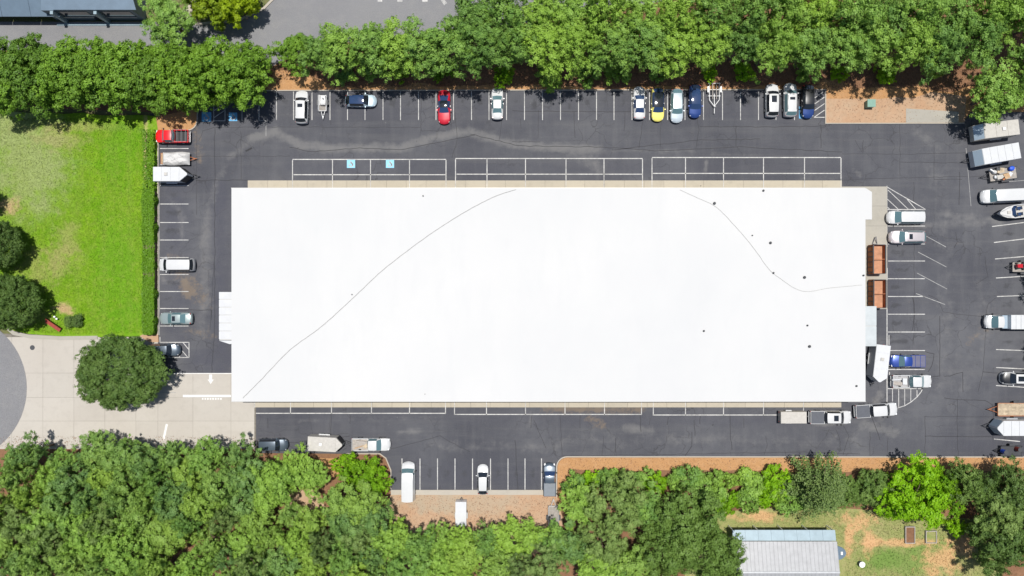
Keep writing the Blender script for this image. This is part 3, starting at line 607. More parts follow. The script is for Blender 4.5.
MB().tube((0,0,.68),(0,0,.74),.45,n=20).obj('table_top','white_paint',b,40); MB().tube((0,0,.03),(0,0,.68),.05).obj('pedestal','coping',b); MB().tube((0,0,0),(0,0,.03),.28,.22,14).obj('base','coping',b)
# utility cabinet, bench, manhole
x, y = gp(871,103.5,.9); b = thing('utility_cabinet', 'green electrical transformer cabinet on the bare clay bank', 'utility box', (x,y,.11))
MB().box(-.55,.55,-.5,.5,0,.9).obj('body','transformer_green',b); MB().box(-.62,.62,-.56,.6,.9,.98).obj('lid','transformer_green',b)
d = MB().box(-.5,-.02,-.53,-.503,.1,.85).obj('door','transformer_green',b); MB().box(-.12,-.06,-.56,-.532,.4,.55).obj('handle','steel',d); MB().box(.02,.5,-.53,-.503,.1,.85).obj('door','transformer_green',b)
MB().box(-.8,.8,-.75,.75,-.05,.0-.002).obj('plinth','pad',b)
x, y = gp(53,325.5,.5); b = thing('park_bench', 'red slatted park bench at the corner of the lawn beside a low bush', 'bench', (x,y,.12), math.radians(-34))
for i in range(4): MB().box(-1.35,1.35,-.26+.14*i,-.14+.14*i,.42,.46).obj('seat_slat','bench_red',b)
for i in range(3): MB().box(-1.35,1.35,.33+.05*i,.37+.05*i,.55+.16*i,.68+.16*i).obj('back_slat','bench_red',b)
for xx in (-1.1,1.1):
    for yy in (-.2,.3): MB().box(xx-.04,xx+.04,yy-.04,yy+.04,0,.42).obj('leg','bench_red',b)
    MB().box(xx-.03,xx+.03,.345,.40,.42,1.05).obj('back_support','bench_red',b)
for k, (px, py, lb) in enumerate(((54.8,316.8,'small round white globe light nearer the lawn beside the bench'),(57,318.8,'small round white globe light nearer the bush beside the bench'))):
    x, y = gp(px,py,.5); b = thing('globe_light', lb, 'lamp', (x,y,.12)); m = MB()
    MB().tube((0,0,0),(0,0,.36),.04).obj('stem','coping',b)
    for a in range(6):
        t0 = -math.pi/2+math.pi*a/6; t1 = t0+math.pi/6; m.tube((0,0,.48+.16*math.sin(t0)),(0,0,.48+.16*math.sin(t1)),max(.001,.16*math.cos(t0)),max(.001,.16*math.cos(t1)),10)
    m.obj('globe','white_paint',b,80)
x, y = gp(32.5,347.6); o = MB().tube((x,y,.02),(x,y,.042),.38,n=16).obj('manhole_cover','dark_grey',None); tag(o,'dark round manhole cover set in the pale concrete apron','manhole cover')

# ------------------------------------------------------------------ vehicles
def wheels(root, xs, tw, r=.34, w=.24):
    for x in xs:
        for s in (-1, 1):
            y = s*tw; t = MB().tube((x,y-w/2,r),(x,y+w/2,r),r,n=16).obj('wheel','rubber',root,40)
            MB().tube((x,y+s*(w/2-.03),r),(x,y+s*(w/2+.008),r),r*.62,r*.55,12).obj('rim','alloy',t,40)
def body_rows(st, W, belt):
    """st: rows of (u->x, half width factor, top z, top half width factor, cabin?)"""
    rows = []
    for x, wf, zt, tf, cab in st:
        w = W/2*wf; wt = W/2*tf
        if cab: zb, wb = belt, w*.965
        else: zb, wb = zt-.045, w*.97
        cr = .035
        half = [(0,zt+cr),(wt*.55,zt+cr*.75),(wt,zt-.01),(wb,zb),(w,zb-.10 if zb > .75 else zb-.06),(w,.58 if zt > .7 else zt-.15),(w*.985,.36),(w*.93,.22)]
        rows.append([(x,-y,z) for y,z in half[::-1]] + [(x,y,z) for y,z in half[1:]])
    # bow the nose, the windscreen and the tail in plan
    xa = rows[0][0][0]; xb = st[-1][0]; Lc = xa-xb
    for r in rows:
        u = (xa-r[0][0])/Lc
        b = .34*max(0, 1-u/.14) + .15*max(0, 1-abs(u-.22)/.32) if u < .55 else -.22*max(0, (u-.86)/.14)
        for k, (x, y, z) in enumerate(r): r[k] = (x + b*(1-min(1,(2*y/W)**2)) - (.16*max(0,1-u/.14) if u < .5 else 0), y, z)
    return rows
TYPES = {  # u from nose: (u, width, top z, top width, cabin)
 'sedan': (1.45, .92, [(0,.58,.50,.48,0),(.015,.77,.62,.74,0),(.05,.93,.70,.82,0),(.12,.98,.78,.84,0),(.285,1,.93,.84,0),(.43,1,1.40,.66,1),(.50,1,1.44,.67,1),(.62,1,1.44,.66,1),(.70,1,1.40,.64,1),(.835,.99,1.03,.78,0),(.95,.95,.98,.80,0),(.985,.88,.90,.74,0),(1,.80,.70,.66,0)]),
 'coupe': (1.32, .86, [(0,.66,.48,.55,0),(.015,.80,.58,.70,0),(.05,.92,.66,.80,0),(.13,.99,.74,.84,0),(.32,1,.86,.80,0),(.46,.98,1.25,.62,1),(.53,.98,1.29,.62,1),(.62,.99,1.27,.60,1),(.68,1,1.21,.58,1),(.86,1,.98,.72,0),(.95,.95,.94,.78,0),(.985,.86,.86,.70,0),(1,.76,.66,.60,0)]),
 'suv': (1.70, 1.05, [(0,.58,.60,.48,0),(.015,.77,.74,.78,0),(.05,.95,.88,.84,0),(.12,.99,.98,.87,0),(.235,1,1.08,.88,0),(.35,1,1.62,.72,1),(.42,1,1.68,.73,1),(.62,1,1.69,.73,1),(.84,.99,1.64,.71,1),(.895,.98,1.58,.70,1),(.97,.95,1.12,.84,0),(.99,.90,.95,.78,0),(1,.84,.70,.72,0)]),
 'hatch': (1.55, 1.0, [(0,.58,.55,.48,0),(.015,.77,.66,.76,0),(.05,.94,.78,.82,0),(.12,.99,.86,.86,0),(.245,1,.98,.86,0),(.38,1,1.46,.70,1),(.45,1,1.51,.71,1),(.62,1,1.52,.70,1),(.80,.98,1.44,.67,1),(.86,.97,1.38,.66,1),(.965,.93,1.02,.82,0),(.985,.88,.88,.76,0),(1,.82,.68,.70,0)]),
 'minivan': (1.78, 1.05, [(0,.58,.58,.48,0),(.015,.77,.72,.76,0),(.05,.94,.88,.82,0),(.10,.98,.98,.86,0),(.165,1,1.10,.86,0),(.30,1,1.68,.74,1),(.38,1,1.75,.76,1),(.62,1,1.77,.76,1),(.88,.99,1.73,.75,1),(.935,.98,1.67,.74,1),(.985,.95,1.15,.86,0),(.993,.92,.95,.80,0),(1,.86,.70,.74,0)]),
 'cargo': (2.15, 1.25, [(0,.78,.62,.66,0),(.012,.90,.80,.80,0),(.04,.96,1.0,.86,0),(.08,.99,1.10,.88,0),(.145,1,1.24,.90,0),(.235,1,1.98,.80,1),(.29,1,2.10,.82,1),(.50,1,2.12,.83,1),(.80,1,2.12,.83,1),(.975,1,2.09,.82,1),(.992,.99,1.20,.90,0),(.996,.97,1.0,.88,0),(1,.92,.70,.82,0)]),
}
def vehicle(name, kind, px, py, L, W, ang, col, label, cat, roof=None, glass='glass_teal', sunroof=0, rack=False, group=None, z0=0.0, hood=None):
    H, belt, st = TYPES[kind]
    x, y = gp(px, py, .9); root = thing(name, label, cat, (x, y, z0+.002), math.radians(ang), group)
    stx = [((.5-u)*L, *r) for u, *r in st]; rows = body_rows(stx, W, belt)
    nj = len(rows[0]); ni = len(rows); ws = 4; rf = 5; rr = 8; rw = 8
    if kind in ('suv','hatch','minivan','cargo'): rw = 9
    parts = {}
    def put(part, quad): parts.setdefault(part, MB()).add(quad, [(0,1,2,3)])
    tl, tr = 5, 9  # top-surface columns (wt left .. wt right)
    for i in range(ni-1):
        for j in range(nj-1):
            q = [rows[i][j], rows[i][j+1], rows[i+1][j+1], rows[i+1][j]]
            top = tl <= j < tr; side = j in (4, 9)
            if top and i == ws: part = 'windshield'
            elif top and i == rw: part = 'rear_window' if kind != 'cargo' else 'body'
            elif top and ws < i < rw: part = 'roof'
            elif side and ws+1 <= i < rw and not (kind == 'cargo' and i > 5): part = 'side_window'
            elif top and i < ws: part = 'bonnet'
            else: part = 'body'
            if part == 'side_window': part = 'side_window_%d' % (j == 4)
            put(part, q)
    for row, e in ((rows[0], 0), (rows[-1], 1)):
        parts['body'].add(row, [tuple(range(nj)) if e else tuple(range(nj-1,-1,-1))])
    parts['body'].add([rows[i][0] for i in range(ni)] + [rows[i][-1] for i in range(ni)], [(i, i+1, ni+i+1, ni+i) for i in range(ni-1)])
    for pn, mb in parts.items():
        mat = col
        if pn.startswith('side_window') or pn == 'windshield' or pn == 'rear_window': mat = glass
        if pn == 'roof' and roof: mat = roof
        if pn == 'bonnet' and hood: mat = hood
        me = mb.mesh(pn.split('_0')[0].split('_1')[0], mat)
        bm = bmesh.new(); bm.from_mesh(me); bmesh.ops.remove_doubles(bm, verts=bm.verts, dist=.0005)
        bmesh.ops.recalc_face_normals(bm, faces=bm.faces)
        if pn != 'body':
            if sum(f.normal.z for f in bm.faces) < 0: bmesh.ops.reverse_faces(bm, faces=bm.faces)
        for f in bm.faces: f.smooth = True
        for e in bm.edges: e.smooth = not (len(e.link_faces) == 2 and e.calc_face_angle(0) > math.radians(50))
        bm.to_mesh(me); bm.free(); link(me.name.split('.')[0], me, root)
    wb = L*.30; r = .36 if kind in ('suv','cargo') else .33
    wheels(root, (wb*1.02, -wb), W/2-.10, r)
    zf = st[2][2]
    for s in (-1, 1):
        MB().cbox(L/2-.20, s*W*.345, zf-.12, .22, W*.14, .12).obj('headlight', 'lamp_clear', root)
        MB().cbox(-L/2+.06, s*W*.385, .92 if kind != 'cargo' else 1.1, .10, W*.10, .22).obj('taillight', 'lamp_red', root)
        MB().cbox(L*(.5-st[4][0])-.35, s*(W/2+.09), belt+.06, .14, .20, .14).obj('wing_mirror', col if kind != 'cargo' else 'black_plastic', root)
        MB().cbox(-.02*L, s*(W/2+.006), .86, .16, .02, .03).obj('door_handle', 'alloy', root)
    MB().cbox(L/2-.012, 0, .50, .05, W*.5, .16).obj('grille', 'black_plastic', root)
    MB().cbox(L/2+.0, 0, .34, .06, W*.66, .10).obj('bumper', 'black_plastic', root); MB().cbox(-L/2+.0, 0, .48, .07, W*.74, .14).obj('bumper', 'black_plastic', root)
    MB().cbox(-L/2-.02, 0, .66, .04, .42, .14).obj('number_plate', 'white_paint', root)
    if sunroof: MB().cbox(L*(.5-.50), 0, st[6][2]+.04, L*.14*sunroof, W*.40, .022).obj('sunroof', 'glass_dark', root)
    if rack:
        for s in (-1, 1): MB().tube((L*.10, s*W*.33, H+.03), (-L*.34, s*W*.33, H+.01), .022, n=6).obj('roof_rail', 'dark_grey', root)
    for s in (-1,1): MB().tube((L*(.5-st[4][0])-.04, s*W*.10-.1, st[4][2]+.055),(L*(.5-st[4][0])-.16, s*W*.10+.42, st[4][2]+.13),.012,n=4).obj('wiper','black_plastic',root)
    return root
def pickup(px, py, L, W, ang, col, label, crew=False, cover=None, glass='glass_teal', rack=False, sunroof=0, bedmat='dark_grey', z0=0.0):
    x, y = gp(px, py, .9); root = thing('pickup_truck', label, 'pickup truck', (x,y,z0+.002), math.radians(ang))
    ce = .64 if crew else .55
    st = [(0,.78,.66,.68,0),(.012,.90,.84,.80,0),(.04,.96,.98,.86,0),(.10,.99,1.06,.88,0),(.215 if not crew else .20,1,1.14,.88,0),(.315 if not crew else .30,.98,1.72,.74,1),(.36,.98,1.78,.75,1),(ce-.07,.98,1.78,.75,1),(ce-.03,.98,1.72,.74,1),(ce,.97,1.16,.86,0),(ce+.004,.97,.60,.80,0)]
    rows = body_rows([((.5-u)*L,*r) for u,*r in st], W, 1.12); nj = len(rows[0]); ni = len(rows); parts = {}
    for i in range(ni-1):
        for j in range(nj-1):
            q = [rows[i][j],rows[i][j+1],rows[i+1][j+1],rows[i+1][j]]; top = 5 <= j < 9; side = j in (4,9)
            pn = 'body'
            if top and i == 4: pn = 'windshield'
            elif top and i == 8: pn = 'rear_window'
            elif top and 4 < i < 8: pn = 'roof'
            elif top and i < 4: pn = 'bonnet'
            elif side and 5 <= i < 8: pn = 'side_window_%d' % (j == 4)
            parts.setdefault(pn, MB()).add(q, [(0,1,2,3)])
    parts['body'].add(rows[0], [tuple(range(nj-1,-1,-1))]); parts['body'].add(rows[-1], [tuple(range(nj))])
    for pn, mb in parts.items():
        mat = glass if 'window' in pn or pn == 'windshield' else col
        me = mb.mesh(pn.split('_0')[0].split('_1')[0], mat); bm = bmesh.new(); bm.from_mesh(me); bmesh.ops.remove_doubles(bm, verts=bm.verts, dist=.0005); bmesh.ops.recalc_face_normals(bm, faces=bm.faces)
        if pn != 'body' and sum(f.normal.z for f in bm.faces) < 0: bmesh.ops.reverse_faces(bm, faces=bm.faces)
        for f in bm.faces: f.smooth = True
        for e in bm.edges: e.smooth = not (len(e.link_faces) == 2 and e.calc_face_angle(0) > math.radians(50))
        bm.to_mesh(me); bm.free(); link(me.name.split('.')[0], me, root)
    bx1 = (.5-ce-.012)*L; bx0 = -L/2+.04; w = W/2*.975; t = .10
    MB().box(bx0, bx1, -w+t, w-t, .62, .72).obj('bed_floor', bedmat, root)
    for s in (-1,1):
        a, b_ = (w-t, w) if s > 0 else (-w, -w+t)
        MB().box(bx0+.06, bx1, a, b_, .40, 1.12).obj('bed_side', col, root)
    MB().box(bx0, bx0+.058, -w+.02, w-.02, .55, 1.10).obj('tailgate', col, root); MB().box(bx1-.08, bx1-.003, -w+t+.002, w-t-.002, .721, 1.12).obj('headboard', col, root)
    if cover: MB().box(bx0+.08, bx1-.10, -w+.06, w-.06, 1.123, 1.16).obj('bed_cover', cover, root)
    if rack:
        for s in (-1,1): MB().tube((bx0+.2,s*(w-.05),1.5),(bx1,s*(w-.05),1.5),.03,n=6).obj('rack_rail','steel',root)
        for k in range(4):
            X = bx0+.2+(bx1-bx0-.2)*k/3; MB().tube((X,-w+.05,1.5),(X,w-.05,1.5),.03,n=6).obj('rack_bar','steel',root)
            for s in (-1,1): MB().tube((X,s*(w-.05),1.1),(X,s*(w-.05),1.5),.03,n=6).obj('rack_post','steel',root)
    wheels(root, (L*.325, -L*.29), W/2-.12, .39, .26)
    for s in (-1,1):
        MB().cbox(L/2-.13,s*W*.37,.86,.18,W*.15,.16).obj('headlight','lamp_clear',root); MB().cbox(-L/2+.05,s*W*.455,.92,.10,.10,.30).obj('taillight','lamp_red',root)
        MB().cbox(L*.5-L*.255,s*(W/2+.10),1.20,.14,.24,.20).obj('wing_mirror','black_plastic',root); MB().cbox(.08*L,s*(W/2+.004),.98,.16,.02,.03).obj('door_handle','alloy',root)
    MB().cbox(L/2+.01,0,.48,.12,W*.84,.18).obj('bumper','alloy',root); MB().cbox(-L/2-.02,0,.50,.12,W*.84,.16).obj('bumper','alloy',root); MB().cbox(L/2-.03,0,.74,.05,W*.5,.18).obj('grille','black_plastic',root)
    if sunroof: MB().cbox(L*.5-L*.42,0,1.825,.7,.85,.02).obj('sunroof','glass_dark',root)
    return root
UP, LEFT, RIGHT, DOWN = 90, 180, 0, 270
vehicle('minivan','suv',301.5,106.8,4.75,1.95,UP-1,'paint_white','white sport utility vehicle with a dark sunroof, parked nose to the orange bed','car',glass='glass_dark',sunroof=.8,rack=True).name='suv'
vehicle('hatchback','hatch',360.5,100.5,4.45,1.85,RIGHT,'paint_pale_blue','pale blue hatchback with a black glass roof parked sideways across the stalls','car',roof='glass_blue',glass='glass_dark')
vehicle('sports_car','coupe',444,106.7,4.75,1.9,DOWN,'paint_red','red sports car with a dark glass roof in the top row','car',roof='glass_dark',glass='glass_blue')
vehicle('sedan','sedan',497.3,103,4.6,1.8,UP,'paint_white','white sedan with grey windows under the tree edge, first right of the red sports car','car',glass='glass_teal')
vehicle('sedan','sedan',639.5,102.5,4.7,1.8,UP,'paint_white','white sedan with a dark rear window beside the yellow car','car',glass='glass_blue')
vehicle('hatchback','hatch',658,104,4.75,1.9,DOWN,'paint_yellow','yellow car with a black roof in the top row','car',roof='glass_dark',glass='glass_blue')
vehicle('suv','hatch',677,105.3,4.8,1.9,DOWN,'paint_ice','pale silver blue car between the yellow car and the navy car','car',glass='glass_teal')
vehicle('sedan','hatch',695.3,100.8,4.7,1.88,DOWN,'paint_navy','navy blue car next to the empty boat trailer','car',roof='glass_blue',glass='glass_blue')
vehicle('suv','suv',772.3,100.3,4.75,1.95,UP,'paint_white','white sport utility vehicle with a large dark sunroof near the top right','car',glass='glass_dark',sunroof=1.5)
vehicle('suv','suv',790.5,99.8,4.85,1.95,UP,'paint_white','white sport utility vehicle with a small sunroof beside the black car','car',glass='glass_teal',sunroof=.6,rack=True)
vehicle('suv','hatch',808.5,101,4.7,1.9,DOWN,'paint_black','black car standing on the blue accessible marking in tree shade','car',glass='glass_dark',hood='paint_navy')
vehicle('minivan','minivan',176.2,264.8,5.2,2.0,LEFT,'paint_white','white minivan parked alone against the clipped hedge','van',glass='glass_dark')
vehicle('sedan','sedan',175.3,318.5,4.75,1.85,LEFT,'paint_sage','grey green sedan with a sunroof by the lower end of the hedge','car',sunroof=.7)
vehicle('suv','suv',164,350,4.4,1.85,RIGHT,'paint_slate','dark slate car half hidden under the big round tree','car',glass='glass_dark')
vehicle('van','minivan',906.3,217.3,5.35,2.05,LEFT,'paint_white','white passenger van in the first stall right of the warehouse','van')
vehicle('suv','suv',908,237,5.2,1.98,LEFT,'paint_lilac_silver','silver sport utility vehicle with a dark sunroof below the white passenger van','car',sunroof=.7,rack=True)
pickup(908,361,5.2,1.88,LEFT,'paint_royal','blue pickup truck with a lilac bed cover beside the white wedge nosed trailer',cover='lilac_cover' if 'lilac_cover' in MATS else None)
pk = [o for o in bpy.data.objects if o.name.startswith('pickup_truck')][-1]
simple('lilac_cover',(0.105,0.105,0.165),.6,0,.12,3); simple('charcoal_cover',(0.075,0.082,0.10),.6,0,.1,3); simple('grey_cover',(0.16,0.18,0.205),.5,0,.08,2)
L_=5.2; MB().box(-L_/2+.12,(.5-.562)*L_-.10,-.85,.85,1.123,1.16).obj('bed_cover','lilac_cover',pk)
for k in range(1,3): MB().box(-L_/2+.12+.75*k-.03,-L_/2+.12+.75*k+.03,-.85,.85,1.162,1.185).obj('cover_rib','paint_royal',pk)
pickup(911.5,381.3,5.9,1.95,RIGHT,'paint_white','white pickup truck with clutter in its open bed above the striped quarter circle',bedmat='steel')
pickup(876,410.3,6.3,2.0,RIGHT+4,'paint_white','white pickup truck with a charcoal bed cover turned slightly at the warehouse corner',crew=True,cover='charcoal_cover',glass='glass_dark')
pickup(830.3,417.3,6.2,2.0,RIGHT,'paint_white','white crew cab pickup truck with a sunroof hitched to the small cream trailer',crew=True,cover='charcoal_cover',glass='glass_dark',sunroof=1)
pickup(370.5,444.5,5.7,1.95,RIGHT,'paint_white','white pickup truck with timber in its open bed at the lower left kerb',glass='glass_teal',bedmat='timber_grey')
vehicle('cargo_van','cargo',408.3,481.5,5.6,2.05,UP,'paint_white','white cargo van at the left end of the lower stalls','van')
vehicle('hatchback','hatch',482.8,480,4.25,1.72,UP,'paint_white','small white hatchback in the middle of the lower stalls','car',glass='glass_dark')
pickup(549.6,480.3,4.9,1.85,UP,'paint_slate','dark slate pickup truck with a grey bed cover by the rounded kerb corner',cover='grey_cover',glass='glass_blue')
pickup(172.5,136.3,5.0,1.95,LEFT,'paint_bright_red','bright red pickup truck with a black ladder racked bed at the top of the hedge',rack=True,bedmat='black_plastic')
vehicle('cargo_van','cargo',1004,195.8,6.6,2.1,LEFT+2.5,'paint_white','long white van at the right edge beside the boat','van')
vehicle('suv','suv',1018,378.3,4.7,1.9,LEFT,'paint_white','white car with a black bonnet and dark roof panel at the right edge','car',glass='glass_dark',hood='paint_black',sunroof=1.6)
vehicle('car','suv',272,445,4.4,1.85,RIGHT,'paint_slate','dark car mostly hidden under trees left of the grey camper','car',glass='glass_dark').name='suv'

def trailer_wheels(root, xs, w, r=.30): wheels(root, xs, w, r, .2)
def tongue(root, xf, length, w, mat='dark_grey'):
    for s in (-1,1): MB().tube((xf,s*w,.45),(xf+length*.85,0.0+s*.03,.45),.045,n=6).obj('tongue_bar',mat,root)
    MB().tube((xf+length*.6,0,.45),(xf+length,0,.45),.05,n=6).obj('coupler',mat,root); MB().tube((xf+length*.55,.12,.1),(xf+length*.55,.12,.9),.035,n=6).obj('jack',mat,root)
def box_trailer(name, px, py, L, W, H, ang, label, mat='trailer_white', nose=.9, npan=3, vent=True, front='trailer_white', cat='trailer', slope=0, tl=1.1, side=None):
    x, y = gp(px, py, H*.8); r = thing(name, label, cat, (x,y,.002), math.radians(ang)); w = W/2; zf = .45
    sd = side or mat
    poly = [(-L/2,-w),(L/2-nose,-w),(L/2,-w*.12),(L/2,w*.12),(L/2-nose,w),(-L/2,w)] if nose and not slope else [(-L/2,-w),(L/2,-w),(L/2,w),(-L/2,w)]
    if slope:
        m = MB(); P = [(-L/2,zf),(L/2,zf),(L/2,H*.55),(L/2-slope,H-.04),(-L/2,H-.04)]
        m.v = [(a,-w,b) for a,b in P]+[(a,w,b) for a,b in P]; n=5
        m.f = [tuple(range(n)),tuple(range(2*n-1,n-1,-1))]+[(i,i+n,(i+1)%n+n,(i+1)%n) for i in range(n)]
        m.obj('body',sd,r,30)
        fp = MB(); fp.add([(L/2+.005,-w+.06,H*.57),(L/2+.005,w-.06,H*.57),(L/2-slope+.02,w-.06,H-.06),(L/2-slope+.02,-w+.06,H-.06)],[(0,1,2,3)])
        fp.v = [(a+.02,b,c+.02) for a,b,c in fp.v]; fp.obj('front_panel',front,r); x1 = L/2-slope
    else:
        MB().prism(poly,zf,H-.05).obj('body',sd,r); x1 = L/2-nose
    xs = [-L/2+(x1+L/2)*i/npan for i in range(npan+1)]
    for a,b in zip(xs[:-1],xs[1:]): MB().box(a+.03,b-.03,-w+.03,w-.03,H-.048,H).obj('roof_panel',mat,r)
    if nose and not slope: MB().prism([(x1+.015,-w+.03),(L/2-.03,-w*.12),(L/2-.03,w*.12),(x1+.015,w-.03)],H-.048,H-.005).obj('nose_panel',mat,r); 
    if nose and not slope:
        for s in (-1,1):
            a = Vector((x1+.06,s*w*.97)); b = Vector((L/2-.03,s*w*.15)); d = Vector((b-a)); nn = Vector((d.y,-d.x)).normalized()*(.03 if s < 0 else -.03)
            mb = MB(); mb.add([(a.x+nn.x,a.y+nn.y,zf+.05),(b.x+nn.x,b.y+nn.y,zf+.05),(b.x+nn.x,b.y+nn.y,H-.2),(a.x+nn.x,a.y+nn.y,H-.2)],[(0,1,2,3)]); mb.obj('nose_guard',front,r)
    if vent:
        v = MB().cbox(-L*.12,0,H+.06,.5,.5,.12).obj('roof_vent','coping',r); MB().cbox(-L*.12,0,H+.13,.36,.36,.03).obj('vent_lid','white_paint' if mat!='trailer_white' else 'trailer_cream',v)
    trailer_wheels(r,(-L*.02,-L*.02-.8) if L > 4 else (-.1,),w-.02)
    for s in (-1,1): MB().cbox(-L*.02-.4,s*(w+.06),.80,1.7 if L > 4 else .9,.20,.06).obj('mudguard','alloy',r); MB().cbox(-L/2-.02,s*w*.8,.8,.05,.14,.2).obj('taillight','lamp_red',r)
    tongue(r,L/2-.15,tl,w*.35); return r
box_trailer('enclosed_trailer',171.5,174.5,5.1,2.15,2.4,RIGHT,'white enclosed trailer with a black wedge nose overhanging the hedge',front='black_plastic',nose=1.15,tl=1.2,npan=3)
box_trailer('enclosed_trailer',880,363.3,5.6,2.15,2.5,263.5,'white enclosed trailer with a wedge nose standing tilted against the warehouse end',nose=.75,npan=4)
box_trailer('enclosed_trailer',1014,427.8,5.6,2.25,2.4,LEFT,'white enclosed trailer with a blue grey nose at the lower right corner',nose=.9,npan=4,front='silver_blue_metal',vent=False)
box_trailer('camper',996.5,130,6.2,2.3,2.5,187,'pale camper with a silver blue front half covered by the corner oak','trailer_cream',slope=.9,front='silver_blue_metal',nose=0,npan=3,cat='camper',tl=1.0)
box_trailer('camper',997,154.5,6.3,2.4,2.6,190,'white camper with a blue grey front window below the tree shaded camper','trailer_white',slope=.7,front='silver_blue_metal',nose=0,npan=5,vent=False,cat='camper',tl=1.3)
box_trailer('camper',325.5,443.8,5.2,2.15,2.3,RIGHT-3,'weathered grey white camper with a pointed nose and roof vent at the lower left kerb','trailer_cream',nose=.95,npan=1,front='black_plastic',cat='camper')
box_trailer('small_trailer',793,417.3,3.9,1.75,1.6,RIGHT,'small cream box trailer hitched behind the crew cab pickup truck','trailer_cream',nose=0,npan=1,vent=False,front='silver_blue_metal',tl=1.0)
box_trailer('small_trailer',461,513.5,3.7,1.65,1.7,UP,'small white box trailer on the clay yard under a tree branch','trailer_white',nose=0,npan=1,vent=False,tl=.5)
def utility_trailer(px, py, L, W, ang, label, deck='timber', rail=.35, planks=9, tl=1.2, frame='steel', mud='dark_grey', name='utility_trailer'):
    x, y = gp(px, py, .6); r = thing(name, label, 'trailer', (x,y,.002), math.radians(ang)); w = W/2
    pw = (W-.16)/planks
    for i in range(planks): MB().box(-L/2+.06,L/2-.06,-w+.08+pw*i+.012,-w+.08+pw*(i+1)-.012,.56,.60).obj('deck_plank',deck,r)
    for s in (-1,1): MB().box(-L/2,L/2,min(s*w,s*(w-.07)),max(s*w,s*(w-.07)),.48,.62).obj('frame_rail',frame,r)
    for xx in (-L/2,L/2-.06): MB().box(xx,xx+.06,-w+.072,w-.072,.48,.62).obj('cross_member',frame,r)
    if rail:
        for s in (-1,1): MB().box(-L/2,L/2,min(s*w,s*(w-.05)),max(s*w,s*(w-.05)),.62+rail-.05,.62+rail).obj('side_rail',frame,r)
        for s in (-1,1):
            for k in range(4): X=-L/2+.03+(L-.06)*k/3; MB().box(X-.03,X+.03,min(s*w,s*(w-.05)),max(s*w,s*(w-.05)),.622,.62+rail-.052).obj('post',frame,r)
    trailer_wheels(r,(-.1,-.85) if L > 4 else (-.1,),w+.14)
    for s in (-1,1): MB().cbox(-.4 if L > 4 else -.1,s*(w+.15),.70,1.7 if L > 4 else .8,.28,.05).obj('mudguard',mud,r)
    tongue(r,L/2-.1,tl,w*.5,frame); return r
utility_trailer(1016,409.5,5.6,2.0,LEFT,'wooden decked flatbed trailer with rusty frame at the right edge',deck='timber_pale',frame='rust',rail=.2,tl=1.6)
utility_trailer(553.5,517,3.4,1.6,UP,'grey steel utility trailer with bare frame beside the shrubs on the clay yard',deck='timber_grey',frame='galvanised',rail=.45)
jt = utility_trailer(1003,174,4.2,1.9,188,'dark utility trailer heaped with junk under a blue tarp bundle',deck='timber_grey',frame='dark_grey',rail=.4,tl=1.4)
utility_trailer(1022,267,3.0,1.6,LEFT,'small dark trailer carrying a red mower at the right edge',deck='timber_grey',frame='dark_grey',rail=.3,tl=.9)
utility_trailer(1011,451,3.2,1.6,LEFT,'dark low trailer in shadow at the lower right corner loaded with blue and red drums',deck='dark_grey',frame='black_plastic',rail=.3,tl=1.0)
st_ = utility_trailer(322.7,103.2,2.4,1.25,DOWN,'small grey trailer carrying a machine next to the white sport utility vehicle',deck='timber_grey',frame='galvanised',rail=.3,tl=1.3)
def lump(name, px, py, z, sx, sy, sz, rz, mat, label, cat, group=None, seed=1, n=7):
    """a rounded, dented bundle"""
    r = random.Random(seed); x, y = gp(px, py, z+sz/2); m = MB(); k = 10
    prof = [(0.80,0),(1.0,.25),(.97,.6),(.78,.85),(.4,.97)]
    rings = []
    for a, b in prof: rings.append([(math.cos(2*math.pi*i/k)*a*sx/2*r.uniform(.85,1.1), math.sin(2*math.pi*i/k)*a*sy/2*r.uniform(.85,1.1), b*sz*r.uniform(.94,1.04) if b else 0) for i in range(k)])
    for rg in rings: m.v += rg
    for q in range(len(rings)-1):
        for i in range(k): m.f.append((q*k+i,q*k+(i+1)%k,(q+1)*k+(i+1)%k,(q+1)*k+i))
    m.f.append(tuple((len(rings)-1)*k+i for i in range(k))); m.f.append(tuple(range(k-1,-1,-1)))
    o = m.obj(name,mat,None,50); o.location=(x,y,z); o.rotation_euler=(0,0,rz); return tag(o,label,cat,group)
def crate(name, px, py, z, sx, sy, sz, rz, mat, label, cat, lid=None):
    x, y = gp(px, py, z+sz); r = thing(name,label,cat,(x,y,z),rz)
    MB().box(-sx/2,sx/2,-sy/2,sy/2,0,sz-.04).obj('body',mat,r); MB().box(-sx/2-.02,sx/2+.02,-sy/2-.02,sy/2+.02,sz-.038,sz).obj('lid',lid or mat,r); return r
lump('tarp_bundle',1011.5,168.5,.62,.95,.85,.6,.3,'tarp_blue','bright blue tarp bundle on the junk trailer','tarp')
for i,(px,py,sx,sy,sz,mat,lb,c) in enumerate(((995,172,.9,.7,.6,'tarp','pale sack at the front end of the junk trailer','sack'),(1001,170.5,1.0,.8,.7,'timber_pale','tan carton in the middle of the junk trailer','box'),(1001,176.5,1.1,.7,.5,'trailer_cream','cream panel stack along the lower side of the junk trailer','panel'),(1007,175.5,.8,.9,.6,'timber','brown crate behind the cream panel stack on the junk trailer','crate'),(996,177,.7,.7,.4,'galvanised','grey metal tub at the front corner of the junk trailer','tub'))):
    (lump('sack',px,py,.62,sx,sy,sz,.2*i,mat,lb,c,seed=i+3) if i in (0,4) else crate('crate',px,py,.62,sx,sy,sz,.25*i-.3,mat,lb,c))
